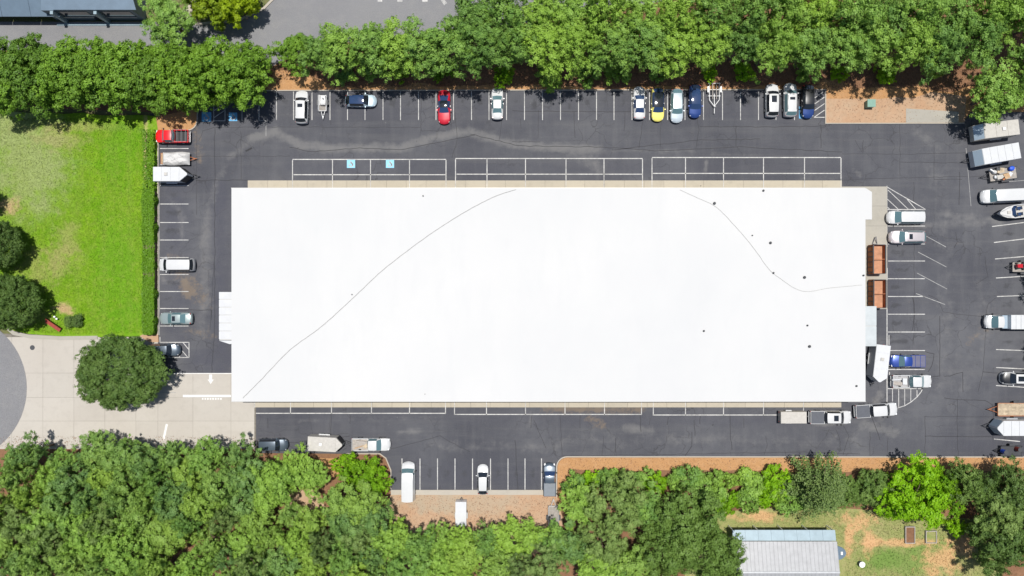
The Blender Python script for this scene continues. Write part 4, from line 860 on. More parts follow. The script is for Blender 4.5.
for i,(px,py,sx,sy,sz,mat,lb,c) in enumerate(((992.5,170.5,.7,.12,.5,'white_paint','white door panel leaning at the nose of the junk trailer','panel'),(998.5,169,.5,.4,.75,'dark_grey','black tool case beside the tan carton on the junk trailer','case'),(1004.5,172.8,1.5,.14,.9,'timber_grey','long grey board laid across the junk trailer','board'),(1004.5,178.3,.5,.35,.5,'rust','rusty bucket box at the lower edge of the junk trailer','box'),(1010.5,174,.6,.5,.55,'trailer_white','white bin behind the brown crate on the junk trailer','bin'))):
    crate('crate',px,py,.62,sx,sy,sz,.4*i-.6,mat,lb,c)
# red mower
def mower():
    x, y = gp(1021,266,.9); r = thing('ride_on_mower','red ride on mower on the small trailer at the right edge','mower',(x,y,.605),math.pi)
    MB().prism([(.0,-.32),(.75,-.28),(.85,-.15),(.85,.15),(.75,.28),(0,.32)],.35,.75,.08).obj('bonnet','paint_red',r); MB().box(-.75,-.003,-.35,.35,.28,.5).obj('body','dark_grey',r)
    s = MB().box(-.6,-.15,-.22,.22,.5,.62).obj('seat','black_plastic',r); MB().box(-.68,-.605,-.22,.22,.55,.95).obj('seat_back','black_plastic',s)
    MB().tube((.02,0,.75),(-.1,0,.95),.02,n=6).obj('steering_column','dark_grey',r); MB().tube((-.1,-.17,.95),(-.1,.17,.95),.03,n=6).obj('steering_wheel','black_plastic',r)
    wheels(r,(.55,),.42,.19,.16); wheels(r,(-.5,),.45,.25,.22)
mower()
for px,py,mat,lb in ((1005,452,'tarp_blue','blue drum on the dark trailer in the lower right corner'),(1019,449.5,'bench_red','red drum on the dark trailer in the lower right corner')):
    x,y = gp(px,py,1.2); r = thing('drum',lb,'drum',(x,y,.603)); MB().tube((0,0,0),(0,0,.85),.33,n=16).obj('barrel',mat,r,40); MB().tube((0,0,.86),(0,0,.89),.34,n=16).obj('rim','dark_grey',r,40)
# machine on the small trailer
x,y = gp(323,100.5,1.0); r = thing('machine','grey machine with a pale handle riding on the small trailer','machine',(x,y,.603))
MB().prism([(-.4,-.75),(.4,-.75),(.45,0),(.38,.75),(-.38,.75),(-.45,0)],0,.55,.10).obj('housing','steel',r); MB().tube((.1,.2,.5),(.1,.2,.95),.07).obj('exhaust','dark_grey',r); MB().cbox(0,-.35,.62,.5,.4,.14).obj('engine_cover','galvanised',r); MB().tube((-.55,-.7,.3),(-.55,.85,.45),.05,n=6).obj('handle','white_paint',r)
# bed clutter on pickups
for i,(px,py,sx,sy,rz,mat,lb) in enumerate(((897,379.5,1.5,.12,.1,'galvanised','grey pipe bundle along the upper side of the cluttered white pickup bed'),(898,383.5,1.3,.5,-.15,'timber_grey','grey board stack in the cluttered white pickup bed'),(905,381.5,.6,.9,.0,'trailer_white','white tool chest against the cab of the cluttered white pickup'))):
    crate('bed_cargo',px,py,.722,sx,sy,.3+.1*i,rz,mat,lb,'cargo')
for i,(px,py,sx,sy,rz,mat,lb) in enumerate(((361,446.5,2.0,.10,.3,'timber','long brown timber lying at a slant in the pickup bed at the lower left kerb'),(362,443,1.9,.5,-.1,'timber_grey','grey board pile in the pickup bed at the lower left kerb'),(366,446,.8,.5,.5,'timber_pale','tan carton in the pickup bed at the lower left kerb'))):
    crate('bed_cargo',px,py,.722,sx,sy,.25+.06*i,rz,mat,lb,'cargo')
# empty boat trailer
def boat_trailer(px, py, ang, label, L=4.2, W=1.9, mat='galvanised'):
    x,y = gp(px,py,.5); r = thing('boat_trailer',label,'trailer',(x,y,.002),math.radians(ang)); w=W/2
    for s in (-1,1):
        MB().tube((-L/2,s*w*.8,.5),(L*.12,s*w*.8,.5),.05,n=6).obj('frame_rail',mat,r); MB().tube((L*.12,s*w*.8,.5),(L*.36,0,.5),.05,n=6).obj('front_rail',mat,r)
        MB().tube((-L/2,s*w*.3,.62),(L*.1,s*w*.3,.66),.06,n=6).obj('bunk','timber_grey',r)
    for k in (-.48,-.25,-.02): MB().tube((L*k,-w,.5),(L*k,w,.5),.045,n=6).obj('cross_bar',mat,r)
    MB().tube((-L*.1,0,.5),(L*.62,0,.5),.055,n=6).obj('tongue',mat,r); MB().tube((L*.40,0,.5),(L*.40,0,1.15),.05,n=6).obj('winch_post',mat,r)
    trailer_wheels(r,(-L*.25,),w+.02)
    for s in (-1,1): MB().cbox(-L*.25,s*(w+.03),.68,.9,.24,.05).obj('mudguard',mat,r)
    return r
bt = boat_trailer(714.3,96.5,DOWN,'empty white boat trailer with its tongue pointing to the lane',mat='white_paint')
def boat():
    bt2 = boat_trailer(1013,212.5,187,'dark trailer under the white motor boat at the right edge',5.0,1.9,'dark_grey')
    x,y = gp(1016,211.5,1.3); r = thing('motor_boat','white motor boat with a pointed bow at the right edge','boat',(x,y,.70),math.radians(187))
    L=5.6; st=[(-.5,.92,.0),(-.2,1,.0),(.1,.98,.02),(.3,.80,.08),(.42,.48,.16),(.48,.20,.24),(.5,.03,.3)]
    rows=[]
    for u,wf,lift in st:
        w=1.0*wf; X=u*L; rows.append([(X,-w,.95+lift*.5),(X,-w*.92,.5+lift),(X,-w*.5,.12+lift),(X,0,.0+lift),(X,w*.5,.12+lift),(X,w*.92,.5+lift),(X,w,.95+lift*.5)])
    m=MB(); n=7
    for q in rows: m.v+=q
    for i in range(len(rows)-1):
        for j in range(n-1): m.f.append((i*n+j,i*n+j+1,(i+1)*n+j+1,(i+1)*n+j))
    m.f.append(tuple(range(n))); m.f.append(tuple((len(rows)-1)*n+j for j in range(n-1,-1,-1))); m.obj('hull','trailer_white',r,40)
    d=MB(); 
    for u,wf,lift in st[2:]: d.v+=[(u*L,-wf*1.0,.965+lift*.5),(u*L,0,1.02+lift*.5),(u*L,wf*1.0,.965+lift*.5)]
    for i in range(len(st)-3):
        for j in range(2): d.f.append((i*3+j,(i+1)*3+j,(i+1)*3+j+1,i*3+j+1))
    d.obj('foredeck','tarp',r,40)
    MB().box(-.5*L+.1,.1*L-.02,-.86,.86,.45,.55).obj('cockpit_floor','trailer_cream',r)
    for s in (-1,1):
        MB().box(-.5*L,.1*L,min(s*.90,s*1.0),max(s*.90,s*1.0),.93,1.0).obj('gunwale','trailer_white',r); se=MB().box(-.6,-.1,min(s*.2,s*.7),max(s*.2,s*.7),.551,.85).obj('seat','glass_blue',r); MB().box(-.72,-.602,min(s*.2,s*.7),max(s*.2,s*.7),.6,1.2).obj('seat_back','tarp',se)
    MB().add([(.1*L,-.85,1.02),(.1*L+.35,-.5,1.03),(.1*L+.35,.5,1.03),(.1*L,.85,1.02),(.1*L-.25,-.8,1.4),(.1*L+.05,-.45,1.42),(.1*L+.05,.45,1.42),(.1*L-.25,.8,1.4)],[(0,1,5,4),(1,2,6,5),(2,3,7,6)]).obj('windscreen','glass_blue',r)
    MB().cbox(1.4,0,1.13,.5,.4,.05).obj('hatch','trailer_cream',r); MB().cbox(-.5*L-.2,0,.9,.4,.4,.6).obj('outboard_motor','black_plastic',r)
    for s in (-1,1): MB().tube((.2*L,s*.78,1.18),(.47*L,s*.2,1.3),.02,n=5).obj('bow_rail','alloy',r)
boat()
# tarp covered boat by the hedge
def covered():
    utility_trailer(173.5,158.5,3.9,1.7,RIGHT,'rusty trailer under the white tarp beside the red pickup truck',frame='rust',rail=0,tl=1.7)
    x,y = gp(174.5,158,1.2); r=thing('tarp_covered_load','load wrapped in a creased white tarp between the red pickup and the enclosed trailer','covered load',(x,y,.605),0)
    N=44; K=28; L=4.1; W=2.05; m=MB(); rr=random.Random(5)
    for i in range(N+1):
        for j in range(K+1):
            u=i/N-.5; v=j/K-.5; e=min(1,(0.5-abs(v))*5)*min(1,(.5-abs(u))*9)
            z=.62*e**.6+.20*(1-abs(math.sin(5*v+4*u+1.2*math.sin(5*u))))**3*e+.16*(1-abs(math.sin(8*v-5*u+.7)))**4*e-.10*(abs(math.sin(6*u+3*v)))**6*e-.02
            m.v.append((u*L,v*W*(1-.10*abs(2*u)**2)+.05*math.sin(7*u),max(0.02,z)))
    for i in range(N):
        for j in range(K): a=i*(K+1)+j; m.f.append((a,a+K+1,a+K+2,a+1))
    m.obj('tarp','tarp',r,70)
    for u in (-.3,.0,.3): MB().tube((u*L,-W*.44,.10),(u*L+.1,-W*.46,.02),.02,n=5).obj('tie_rope','dark_grey',r)
covered()
# truck with flat body
def flat_truck():
    L,W=6.6,2.15; x,y=gp(1009,321.8,1.2); r=thing('box_truck','white truck with a pale blue cab back and long white body at the right edge','truck',(x,y,.002),math.pi)
    H,belt,st=2.0,1.25,[(0,.80,.70,.70,0),(.01,.92,.92,.84,0),(.03,.96,1.06,.88,0),(.06,.99,1.14,.90,0),(.10,1,1.22,.90,0),(.175,1,1.95,.82,1),(.20,1,2.02,.82,1),(.27,1,2.02,.82,1),(.29,1,1.98,.82,1),(.30,1,1.2,.9,0)]
    rows=body_rows([((.5-u)*L,*q) for u,*q in st],W*.95,belt); nj=len(rows[0]); P={}
    for i in range(len(rows)-1):
        for j in range(nj-1):
            pn='body'; top=5<=j<9
            if top and i==4: pn='windshield'
            elif top and 4<i<8: pn='roof'
            elif j in (4,9) and 5<=i<7: pn='side_window'
            P.setdefault(pn,MB()).add([rows[i][j],rows[i][j+1],rows[i+1][j+1],rows[i+1][j]],[(0,1,2,3)])
    P['body'].add(rows[0],[tuple(range(nj-1,-1,-1))]); P['body'].add(rows[-1],[tuple(range(nj))])
    for pn,mb in P.items():
        me=mb.mesh(pn,'glass_teal' if 'wind' in pn else 'paint_white',50); link(pn,me,r)
    MB().box(.07*L,.19*L,-W*.46,W*.46,.7,1.55).obj('tool_box','silver_blue_metal',r)
    MB().box(-.5*L,.065*L,-W/2,W/2,.75,2.2).obj('cargo_box','trailer_white',r)
    for k in range(5): MB().box(-.5*L+.75*k+.02,-.5*L+.75*k+.73,-W/2+.02,W/2-.02,2.203,2.25).obj('roof_panel','trailer_cream' if k == 9 else 'trailer_white',r)
    MB().box(-.5*L,.45*L,-.4,.4,.45,.72).obj('chassis','black_plastic',r); wheels(r,(.36*L,-.25*L),W/2-.14,.42,.28); MB().cbox(.5*L,0,.45,.12,W*.9,.2).obj('bumper','dark_grey',r)
    for s in (-1,1): MB().cbox(.40*L,s*(W/2+.1),1.4,.12,.22,.3).obj('wing_mirror','black_plastic',r); MB().cbox(.5*L-.1,s*W*.36,.85,.15,.3,.16).obj('headlight','lamp_clear',r)
flat_truck()
# skips
def skip(px,py,L,W,label):
    H=1.7; x,y=gp(px,py,1.3); r=thing('open_skip',label,'skip',(x,y,.052),math.radians(90)); w=W/2; t=.08
    MB().box(-L/2,L/2,-w,w,.15,.95).obj('load_floor','rust_orange',r)
    for s in (-1,1):
        MB().box(-L/2,L/2,min(s*w+s*.003,s*(w+t)),max(s*w+s*.003,s*(w+t)),.15,H).obj('side_wall','rust',r); MB().box(-L/2,L/2,min(s*(w-.02),s*(w+t+.04)),max(s*(w-.02),s*(w+t+.04)),H+.002,H+.10).obj('top_rail','dark_grey',r)
        for k in range(6): X=-L/2+.2+(L-.4)*k/5; MB().box(X-.05,X+.05,min(s*(w+t+.002),s*(w+t+.08)),max(s*(w+t+.002),s*(w+t+.08)),.15,H-.02).obj('rib','dark_grey',r)
        a=(L/2+.003,L/2+t) if s>0 else (-L/2-t,-L/2-.003); MB().box(*a,-w,w,.15,H).obj('end_wall','rust',r); MB().box(a[0],a[1],-w+.0,w,H+.002,H+.1).obj('end_rail','dark_grey',r)
    MB().box(-.04,.04,-w+.003,w-.003,H-.1,H-.02).obj('brace','rust',r)
    wheels(r,(-L*.35,L*.35),w-.1,.12,.12); return r
skip(877.8,259.3,4.3,1.75,'open rusty skip nearer the concrete pad, upper of the two'); skip(878.2,293.8,4.2,1.75,'open rusty skip next to the blue awning, lower of the two')
x,y=gp(876,240.5,.5); r=thing('dumpster_hitch','small grey steel hoist frame lying on the concrete pad above the upper skip','hoist',(x,y,.052))
for a in ((-.35,0),(.35,0)): MB().tube((a[0],-.5,.1),(0,.6,.45),.06,n=6).obj('leg','steel',r)
MB().tube((-.4,-.5,.1),(.4,-.5,.1),.06,n=6).obj('cross_bar','steel',r)
# ------------------------------------------------------------------ vegetation
def m_leaf(name, a, b, c, trans=0.35, d=None):
    t = NT(name); oi = t.n.new('ShaderNodeObjectInfo'); v = t.attr('var')
    col = t.mix(t.rng(v, 0, 1), a, b)
    col = t.mix(t.rng(oi.outputs['Random'], 0.35, 1, 0, 0.65), col, c)
    col = t.mix(t.rng(oi.outputs['Random'], 0.0, 0.5, 0.6, 0.0), col, d or tuple(x*.62+.012 for x in a))
    cl = t.noise(0.8, 3, 0.6); col = t.mix(t.rng(cl, 0.45, 0.75, 0, 0.45), col, c)
    t.set('Base Color', col); t.set('Roughness', 0.55); t.set('Specular IOR Level', 0.3)
    tr = t.n.new('ShaderNodeBsdfTranslucent'); hs = t.n.new('ShaderNodeHueSaturation'); hs.inputs['Value'].default_value = 1.25; hs.inputs['Hue'].default_value = 0.485
    t.l.new(col, hs.inputs['Color']); t.l.new(hs.outputs[0], tr.inputs['Color'])
    mx = t.n.new('ShaderNodeMixShader'); mx.inputs[0].default_value = trans
    t.l.new(t.b.outputs[0], mx.inputs[1]); t.l.new(tr.outputs[0], mx.inputs[2]); t.l.new(mx.outputs[0], t.out.inputs['Surface'])
    MATS[name] = t.m
m_leaf('leaf_mid', (0.105,0.24,0.032), (0.34,0.53,0.12), (0.32,0.50,0.055), .25, (0.105,0.225,0.055))
m_leaf('leaf_row', (0.08,0.195,0.016), (0.28,0.47,0.055), (0.19,0.35,0.03), .25)
m_leaf('leaf_dark', (0.065,0.145,0.026), (0.23,0.34,0.075), (0.13,0.225,0.04), 0.2)
m_leaf('leaf_oak', (0.05,0.115,0.024), (0.20,0.30,0.07), (0.10,0.18,0.036), 0.2)
m_leaf('leaf_bright', (0.15,0.36,0.008), (0.38,0.64,0.02), (0.27,0.52,0.012), 0.38)
m_leaf('leaf_lime', (0.24,0.38,0.015), (0.44,0.56,0.025), (0.36,0.48,0.015), 0.4)
m_leaf('leaf_pale', (0.11,0.20,0.05), (0.32,0.44,0.135), (0.23,0.34,0.08), 0.25)
m_leaf('leaf_wood', (0.09,0.205,0.038), (0.31,0.47,0.125), (0.30,0.45,0.05), .25, (0.09,0.19,0.065))
m_leaf('leaf_cedar', (0.06,0.12,0.03), (0.21,0.30,0.085), (0.14,0.21,0.05), .2)
m_leaf('leaf_hedge', (0.10,0.24,0.010), (0.20,0.37,0.022), (0.14,0.28,0.016), 0.3, (0.12,0.26,0.014))
def leaf_mesh(name, C, Nn, size, mat, rng, var):
    n = len(C); T = rng.normal(size=(n,3)); T -= (T*Nn).sum(1)[:,None]*Nn; T /= np.linalg.norm(T,axis=1)[:,None]+1e-9; B = np.cross(Nn,T)
    s = (size*rng.uniform(.7,1.3,n))[:,None]
    bend = Nn*s*0.12
    V = np.stack([C+T*s*.62-bend, C+B*s*.42, C-T*s*.62-bend, C-B*s*.42],1).reshape(-1,3).astype(np.float32)
    me = bpy.data.meshes.new(name); me.vertices.add(4*n); me.vertices.foreach_set('co', V.ravel())
    me.loops.add(4*n); me.loops.foreach_set('vertex_index', np.arange(4*n,dtype=np.int32))
    me.polygons.add(n); me.polygons.foreach_set('loop_start', np.arange(0,4*n,4,dtype=np.int32)); me.polygons.foreach_set('loop_total', np.full(n,4,dtype=np.int32))
    me.attributes.new('var','FLOAT','POINT').data.foreach_set('value', np.repeat(var,4).astype(np.float32))
    me.materials.append(MATS[mat]); me.update(calc_edges=True); return me
def crown_mesh(name, mat, seed, R=4.0, H=9.0, z0=1.5, nl=32, lr=1.2, sub=15, sr=.36, leaf=.20, per=26, rag=.3, inner=.45, cone=0.0):
    """lobes spread over the crown's hull, each lobe a dome of leafy sprays, each spray a tuft of leaves"""
    rng = np.random.default_rng(seed); Cs=[]; Ns=[]; Vs=[]
    zc = (z0+H)/2; rz = (H-z0)/2; ph = rng.uniform(0,6.28,6)
    for k in range(nl):
        u = (k+.5)/nl; z = 1-1.7*u; a = k*2.39996+rng.uniform(-.45,.45); rr = math.sqrt(max(0,1-z*z)); d = np.array([rr*math.cos(a), rr*math.sin(a), z])
        hull = 1+rag*(math.sin(3*a+ph[0])*.5+math.sin(5*a+ph[1]+3*z)*.35+math.sin(7*z+2*a+ph[2])*.35)
        hull *= 1-cone*max(0,(z+.3)/1.3)
        f = rng.uniform(inner,.75) if rng.random() < .28 else rng.uniform(.74,1.0)
        L = lr*rng.uniform(.55,1.35); sc = max(.2, 1-L*.55/R)
        c = np.array([d[0]*R*hull*f*sc, d[1]*R*hull*f*sc, zc+d[2]*rz*f*(1+.35*(hull-1))*max(.3,1-L*.5/rz)])
        lv = rng.uniform(0,1); ns = max(4,int(sub*(L/lr)**2))
        q = rng.normal(size=(ns,3)); q /= np.linalg.norm(q,axis=1)[:,None]; q[:,2] = np.where(q[:,2] < -.45, -q[:,2], q[:,2])
        for w in q:
            p = c+w*L*rng.uniform(.62,1.05)*np.array([1,1,.8]); r = sr*rng.uniform(.6,1.5); n = int(per*(r/sr)**1.5)+3
            e = rng.normal(size=(n,3)); e /= np.linalg.norm(e,axis=1)[:,None]
            P = p+e*r*rng.uniform(.3,1.05,n)[:,None]*np.array([1,1,.65])
            N = w*.75+e*.55+np.array([0,0,.1])+rng.normal(size=(n,3))*.30; N /= np.linalg.norm(N,axis=1)[:,None]
            Cs.append(P); Ns.append(N); Vs.append(np.clip(lv*.38+rng.uniform(0,.37)+rng.uniform(0,.25,n),0,1))
    C = np.concatenate(Cs); N = np.concatenate(Ns); ok = C[:,2] > .15
    return leaf_mesh(name, C[ok], N[ok], leaf, mat, rng, np.concatenate(Vs)[ok])
def trunk_mesh(name, seed, H, R, r0=.22):
    rr = random.Random(seed); m = MB(); top = H*.78; p = Vector((0,0,-.1)); pts=[p]
    for k in range(1,5): pts.append(Vector((rr.uniform(-.12,.12)*k*.5, rr.uniform(-.12,.12)*k*.5, top*k/4)))
    for k in range(4): m.tube(pts[k],pts[k+1],r0*(1-.2*k),r0*(1-.2*(k+1)),9)
    for k in range(9):
        t = .28+.6*k/9; i = min(3,int(t*4)); b = pts[i].lerp(pts[i+1],t*4-i); a = k*2.4+rr.uniform(-.4,.4); L = R*rr.uniform(.6,.85)*(1.1-.5*t)
        mid = b+Vector((math.cos(a)*L*.5,math.sin(a)*L*.5,L*.22)); e = b+Vector((math.cos(a+.15)*L,math.sin(a+.15)*L,L*.5))
        m.tube(b,mid,r0*.42*(1.1-t*.6),r0*.28,6); m.tube(mid,e,r0*.28,r0*.08,6)
    return m.mesh(name,'bark',50)
PROTO = {}
def proto(key, n, mat, **kw):
    L = []
    for i in range(n):
        H = kw.get('H',9.0); R = kw.get('R',4.0)
        L.append((crown_mesh('crown',mat,hash_(key)+i*17,**kw), trunk_mesh('trunk',hash_(key)+i,H,R,kw.get('tr',.02*H+.05) if 'tr' in kw else .02*H+.05)))
    PROTO[key] = L
def hash_(s): return sum(ord(c)*(i+3) for i,c in enumerate(s))
proto('row',3,'leaf_row',R=4.2,H=9.0,z0=.8,nl=44,lr=1.15,sub=16,rag=.25)
proto('mid',5,'leaf_mid',R=4.3,H=11.5,z0=3.4,nl=44,lr=1.08,sub=15,leaf=.18,rag=.5,cone=.2)
proto('wood',5,'leaf_wood',R=3.3,H=10.0,z0=2.0,nl=46,lr=.74,sub=12,sr=.30,leaf=.16,rag=.55,cone=.4)
proto('oak',1,'leaf_oak',R=7.0,H=7.0,z0=.9,nl=330,lr=.92,sub=15,sr=.32,leaf=.16,per=26,rag=.06,inner=.72)
proto('dark',2,'leaf_dark',R=4.6,H=8.5,z0=.9,nl=64,lr=1.05,sub=16,leaf=.18,rag=.3)
proto('bright',2,'leaf_bright',R=5.0,H=8.0,z0=1.0,nl=56,lr=1.05,sub=14,leaf=.24,per=20,rag=.4)
proto('lime',2,'leaf_lime',R=3.8,H=7.5,z0=1.2,nl=40,lr=.95,sub=14,leaf=.24,per=20,rag=.35)
proto('pale',2,'leaf_pale',R=4.6,H=10.0,z0=1.5,nl=66,lr=.80,sub=14,sr=.30,leaf=.15,per=28,rag=.45)
proto('shrub',3,'leaf_bright',R=1.7,H=2.2,z0=.2,nl=18,lr=.55,sub=9,sr=.25,leaf=.17,per=20,rag=.4)
proto('scrub',3,'leaf_mid',R=1.6,H=1.9,z0=.2,nl=16,lr=.52,sub=9,sr=.25,leaf=.17,per=20,rag=.45)
def cedar_mesh(seed):
    rng = np.random.default_rng(seed); Cs=[]; Ns=[]
    for k in range(70):
        z = 1.2+7.4*(k/70); a = k*2.4+rng.uniform(-.3,.3); L = 4.9*(1-.80*(k/70)**1.15)*rng.uniform(.75,1.1)
        for s in np.arange(.25,1.01,.11):
            c = np.array([math.cos(a)*L*s, math.sin(a)*L*s, z-.10*L*s*s+.25*math.sin(3*s)]); n=34
            q = rng.normal(size=(n,3))*np.array([.30,.30,.14])*(1.25-.5*s); N = rng.normal(size=(n,3))*.5+np.array([0,0,.8]); N/=np.linalg.norm(N,axis=1)[:,None]
            Cs.append(c+q); Ns.append(N)
    C=np.concatenate(Cs); N=np.concatenate(Ns); return leaf_mesh('crown',C,N,.18,'leaf_cedar',rng,rng.uniform(0,1,len(C)))
PROTO['cedar'] = [(cedar_mesh(4), trunk_mesh('trunk',4,9.0,4.0,.24))]
TR = random.Random(21)
BASEH = {'row':9.0,'mid':11.5,'wood':10.0,'oak':7.0,'dark':8.5,'bright':8.0,'lime':7.5,'pale':10.0,'shrub':2.2,'scrub':1.9,'cedar':9.0}
BASER = {'row':4.2,'mid':4.3,'wood':3.3,'oak':7.0,'dark':4.6,'bright':5.0,'lime':3.8,'pale':4.6,'shrub':1.7,'scrub':1.6,'cedar':4.9}
def tree(key, gx, gy, label, group=None, R=None, H=None, name='broadleaf_tree', cat='tree', z=.1, var=None, asp=None):
    """gx, gy: where the trunk meets the ground, in ground pixels"""
    x, y = gp(gx, gy); cm, tm = PROTO[key][TR.randrange(len(PROTO[key])) if var is None else var]
    r = thing(name, label, cat, (x,y,z), TR.uniform(0,6.28), group)
    sr = (R or BASER[key]*TR.uniform(.9,1.12))/BASER[key]; sh = (H or BASEH[key]*TR.uniform(.9,1.1))/BASEH[key]
    r.scale = (sr, sr*TR.uniform(.94,1.06), sh)
    if asp: r.rotation_euler = (0, 0, 0); r.scale = (sr, sr*asp, sh)
    link('trunk' if cat == 'tree' else 'stem', tm, r); link('crown' if cat == 'tree' else 'foliage', cm, r); return r
ORD = ['first','second','third','fourth','fifth','sixth','seventh','eighth','ninth','tenth','eleventh','twelfth','thirteenth','fourteenth','fifteenth','sixteenth','seventeenth','eighteenth','nineteenth','twentieth','twenty-first','twenty-second','twenty-third','twenty-fourth','twenty-fifth','twenty-sixth','twenty-seventh','twenty-eighth','twenty-ninth','thirtieth']
def row(spots, fmt, group, **kw):
    for i, s in enumerate(sorted(spots, key=lambda q: q[1])):
        o = dict(kw); o.update(s[3] if len(s) > 3 else {}); tree(s[0], s[1], s[2], fmt % ORD[i], group, **o)
jr = TR.uniform
# top left row along the lawn
row([('row', 26+28.5*i+jr(-3,3), 92+jr(-3,3), dict(R=jr(4.1,4.8), H=jr(8.5,10.2))) for i in range(9)] , '%s tree from the left in the dense row above the lawn', 'trees in the row above the lawn')
row([('row', 20+34*i+jr(-5,5), 71+jr(-2,3), dict(R=jr(3.3,3.9), H=jr(7,8.4))) for i in range(8)], '%s tree from the left in the rear line above the lawn, along the street', 'trees in the row above the lawn')
# top row right of it, front and rear lines
row([('row',303,59,dict(R=3.0,H=6.0)),('mid',331,66,dict(R=3.3,H=9.5)),('mid',353,68,dict(R=4.2,H=10.5)),('mid',379,64,dict(R=4.0,H=11)),('mid',404,66,dict(R=4.2,H=10.5)),('mid',430,65,dict(R=4.3,H=11)),('mid',455,64,dict(R=4.4,H=11))] +
    [('mid', 482+30.5*i+jr(-4,4), 62.5+jr(-3,3), dict(R=jr(3.6,4.4), H=jr(10,12.5))) for i in range(16)], '%s tree from the left in the front line above the top parking stalls', 'trees above the top parking stalls')
row([('mid', 472+32*i+jr(-4,4), 35+jr(-5,5), dict(R=jr(3.9,4.7), H=jr(10,14))) for i in range(18)], '%s tree from the left in the rear line above the top parking stalls', 'trees above the top parking stalls')
row([(TR.choice(('scrub','shrub','scrub')), x+jr(-3,3), 75+jr(-4,3), dict(R=jr(1.2,2.2),H=jr(1.4,2.6))) for x in (345,372,405,440,505,548,590,612,655,705,740,800,838,880,930)], '%s low bush from the left in the shade above the top kerb', 'bushes above the top kerb', name='bush', cat='bush')
tree('mid',971,104,'broad green oak shading the two campers at the top right corner',R=4.7,H=8.8); tree('mid',1014,92,'green tree at the right edge behind the corner oak',R=4.2,H=9); tree('mid',1003,74,'tall tree at the right end above the corner oak',R=4.4,H=11)
# street trees
tree('mid',186,34,'loose green street tree overhanging the end of the blue grey office',R=4.0,H=8.0,z=.12); tree('lime',228,17,'lime green street tree left of the street corner',R=3.4,H=6.5); tree('lime',247,13,'lime green street tree nearest the street corner',R=3.6,H=7); tree('lime',212,4,'lime green street tree set back from the street',R=3.4,H=7)
# lawn and apron trees
tree('oak',134.5,369,'huge round dark evergreen oak in the middle of the concrete apron',R=7.0,H=6.4,z=.03,asp=.83); tree('oak',13,246,'round dark tree on the left edge of the lawn, upper of two',R=3.9,H=5.6,asp=1.0); tree('oak',27,301,'round dark tree on the left edge of the lawn, lower of two beside the bench',R=4.7,H=6.0,asp=.92)
tree('dark',-5,202,'dark tree just peeping in at the left edge of the lawn',R=2.2,H=5)
tree('dark',72.5,321,'low rounded dark bush on the left beside the red bench',R=1.05,H=1.1,name='bush',cat='bush'); tree('dark',79.5,320.8,'low rounded dark bush on the right beside the red bench',R=1.15,H=1.2,name='bush',cat='bush')
for o in list(bpy.data.objects)[-4:]:
    pass
# lower left wood
for j,(by,x0,x1,st) in enumerate(((449,30,258,27),(468,16,300,27),(488,30,280,27),(507,14,272,28),(527,28,392,28),(547,14,400,28),(566,28,410,30))):
    sp=[]; x=x0
    while x <= x1:
        key = TR.choice(('wood','wood','wood','mid','pale' if j > 2 else 'wood')); 
        h = jr(6,11) if j else jr(5,9); sp.append((key, x+jr(-6,6), by+jr(-6,6) + (0 if j else (4 if TR.random()<.4 else 0)), dict(R=jr(2.3,3.7), H=h))); x += st
    row(sp, '%s tree from the left in '+('the front line','the second line','the third line','the fourth line','the fifth line','the sixth line','the last line')[j]+' of the wood below the apron', 'trees of the lower left wood')
row([('shrub',352,462,dict(R=2.2,H=3)),('bright',364,470,dict(R=2.7,H=4.5)),('bright',377,475,dict(R=2.6,H=4.5)),('mid',304,462,dict(R=3.2,H=6)),('mid',318,470,dict(R=2.8,H=6)),('wood',347,494,dict(R=3.0,H=7)),('wood',368,492,dict(R=3.6,H=8)),('wood',354,512,dict(R=3.4,H=8)),('wood',380,508,dict(R=3.2,H=8)),('mid',283,468,dict(R=3.2,H=8)),('wood',318,514,dict(R=2.6,H=6)),('wood',296,508,dict(R=2.2,H=5))], '%s tree from the left in the bright clump behind the lower left pickup', 'trees behind the lower left pickup')
row([('mid', 398+22*i+jr(-4,4), 533+jr(-4,3)-(2 if i in (3,6) else 0), dict(R=jr(2.5,3.2), H=jr(5.0,7.0))) for i in range(8)], '%s tree from the left in the front line below the clay yard', 'trees below the clay yard')
row([(TR.choice(('wood','mid','pale')), 420+24*i+jr(-5,5), 552+jr(-4,4), dict(R=jr(3,3.8), H=jr(7,9))) for i in range(6)], '%s tree from the left in the rear line below the clay yard', 'trees below the clay yard')
# lower right trees and shrubs
tree('mid',576,496,'green tree over the left end of the straw strip',R=3.4,H=6); tree('pale',612,494,'tall pale grey green tree behind the bright shrubs',R=4.6,H=9); tree('pale',598,530,'pale loose tree at the bottom edge left of the dark one',R=4.2,H=8.5); tree('dark',676,510,'big dark clumpy tree beside the small house roof',R=5.6,H=9); tree('dark',658,540,'dark tree at the bottom edge touching the small house',R=4.6,H=8.5); tree('dark',707,545,'dark tree whose crown laps over the small house roof edge',R=4.6,H=8); tree('mid',640,500,'green tree filling the gap left of the big dark clumpy tree',R=3.4,H=6.5); tree('mid',590,555,'green tree at the bottom edge below the pale loose tree',R=3.6,H=7); tree('mid',612,572,'green tree on the bottom edge left of the dark trees',R=3.8,H=7); tree('scrub',572,480,'low green bush at the left end of the straw strip',R=1.9,H=2.2,name='bush',cat='bush'); tree('wood',566,535,'green tree right of the steel utility trailer',R=3.4,H=7); tree('wood',630,552,'green tree at the bottom edge between the pale trees',R=3.6,H=8)
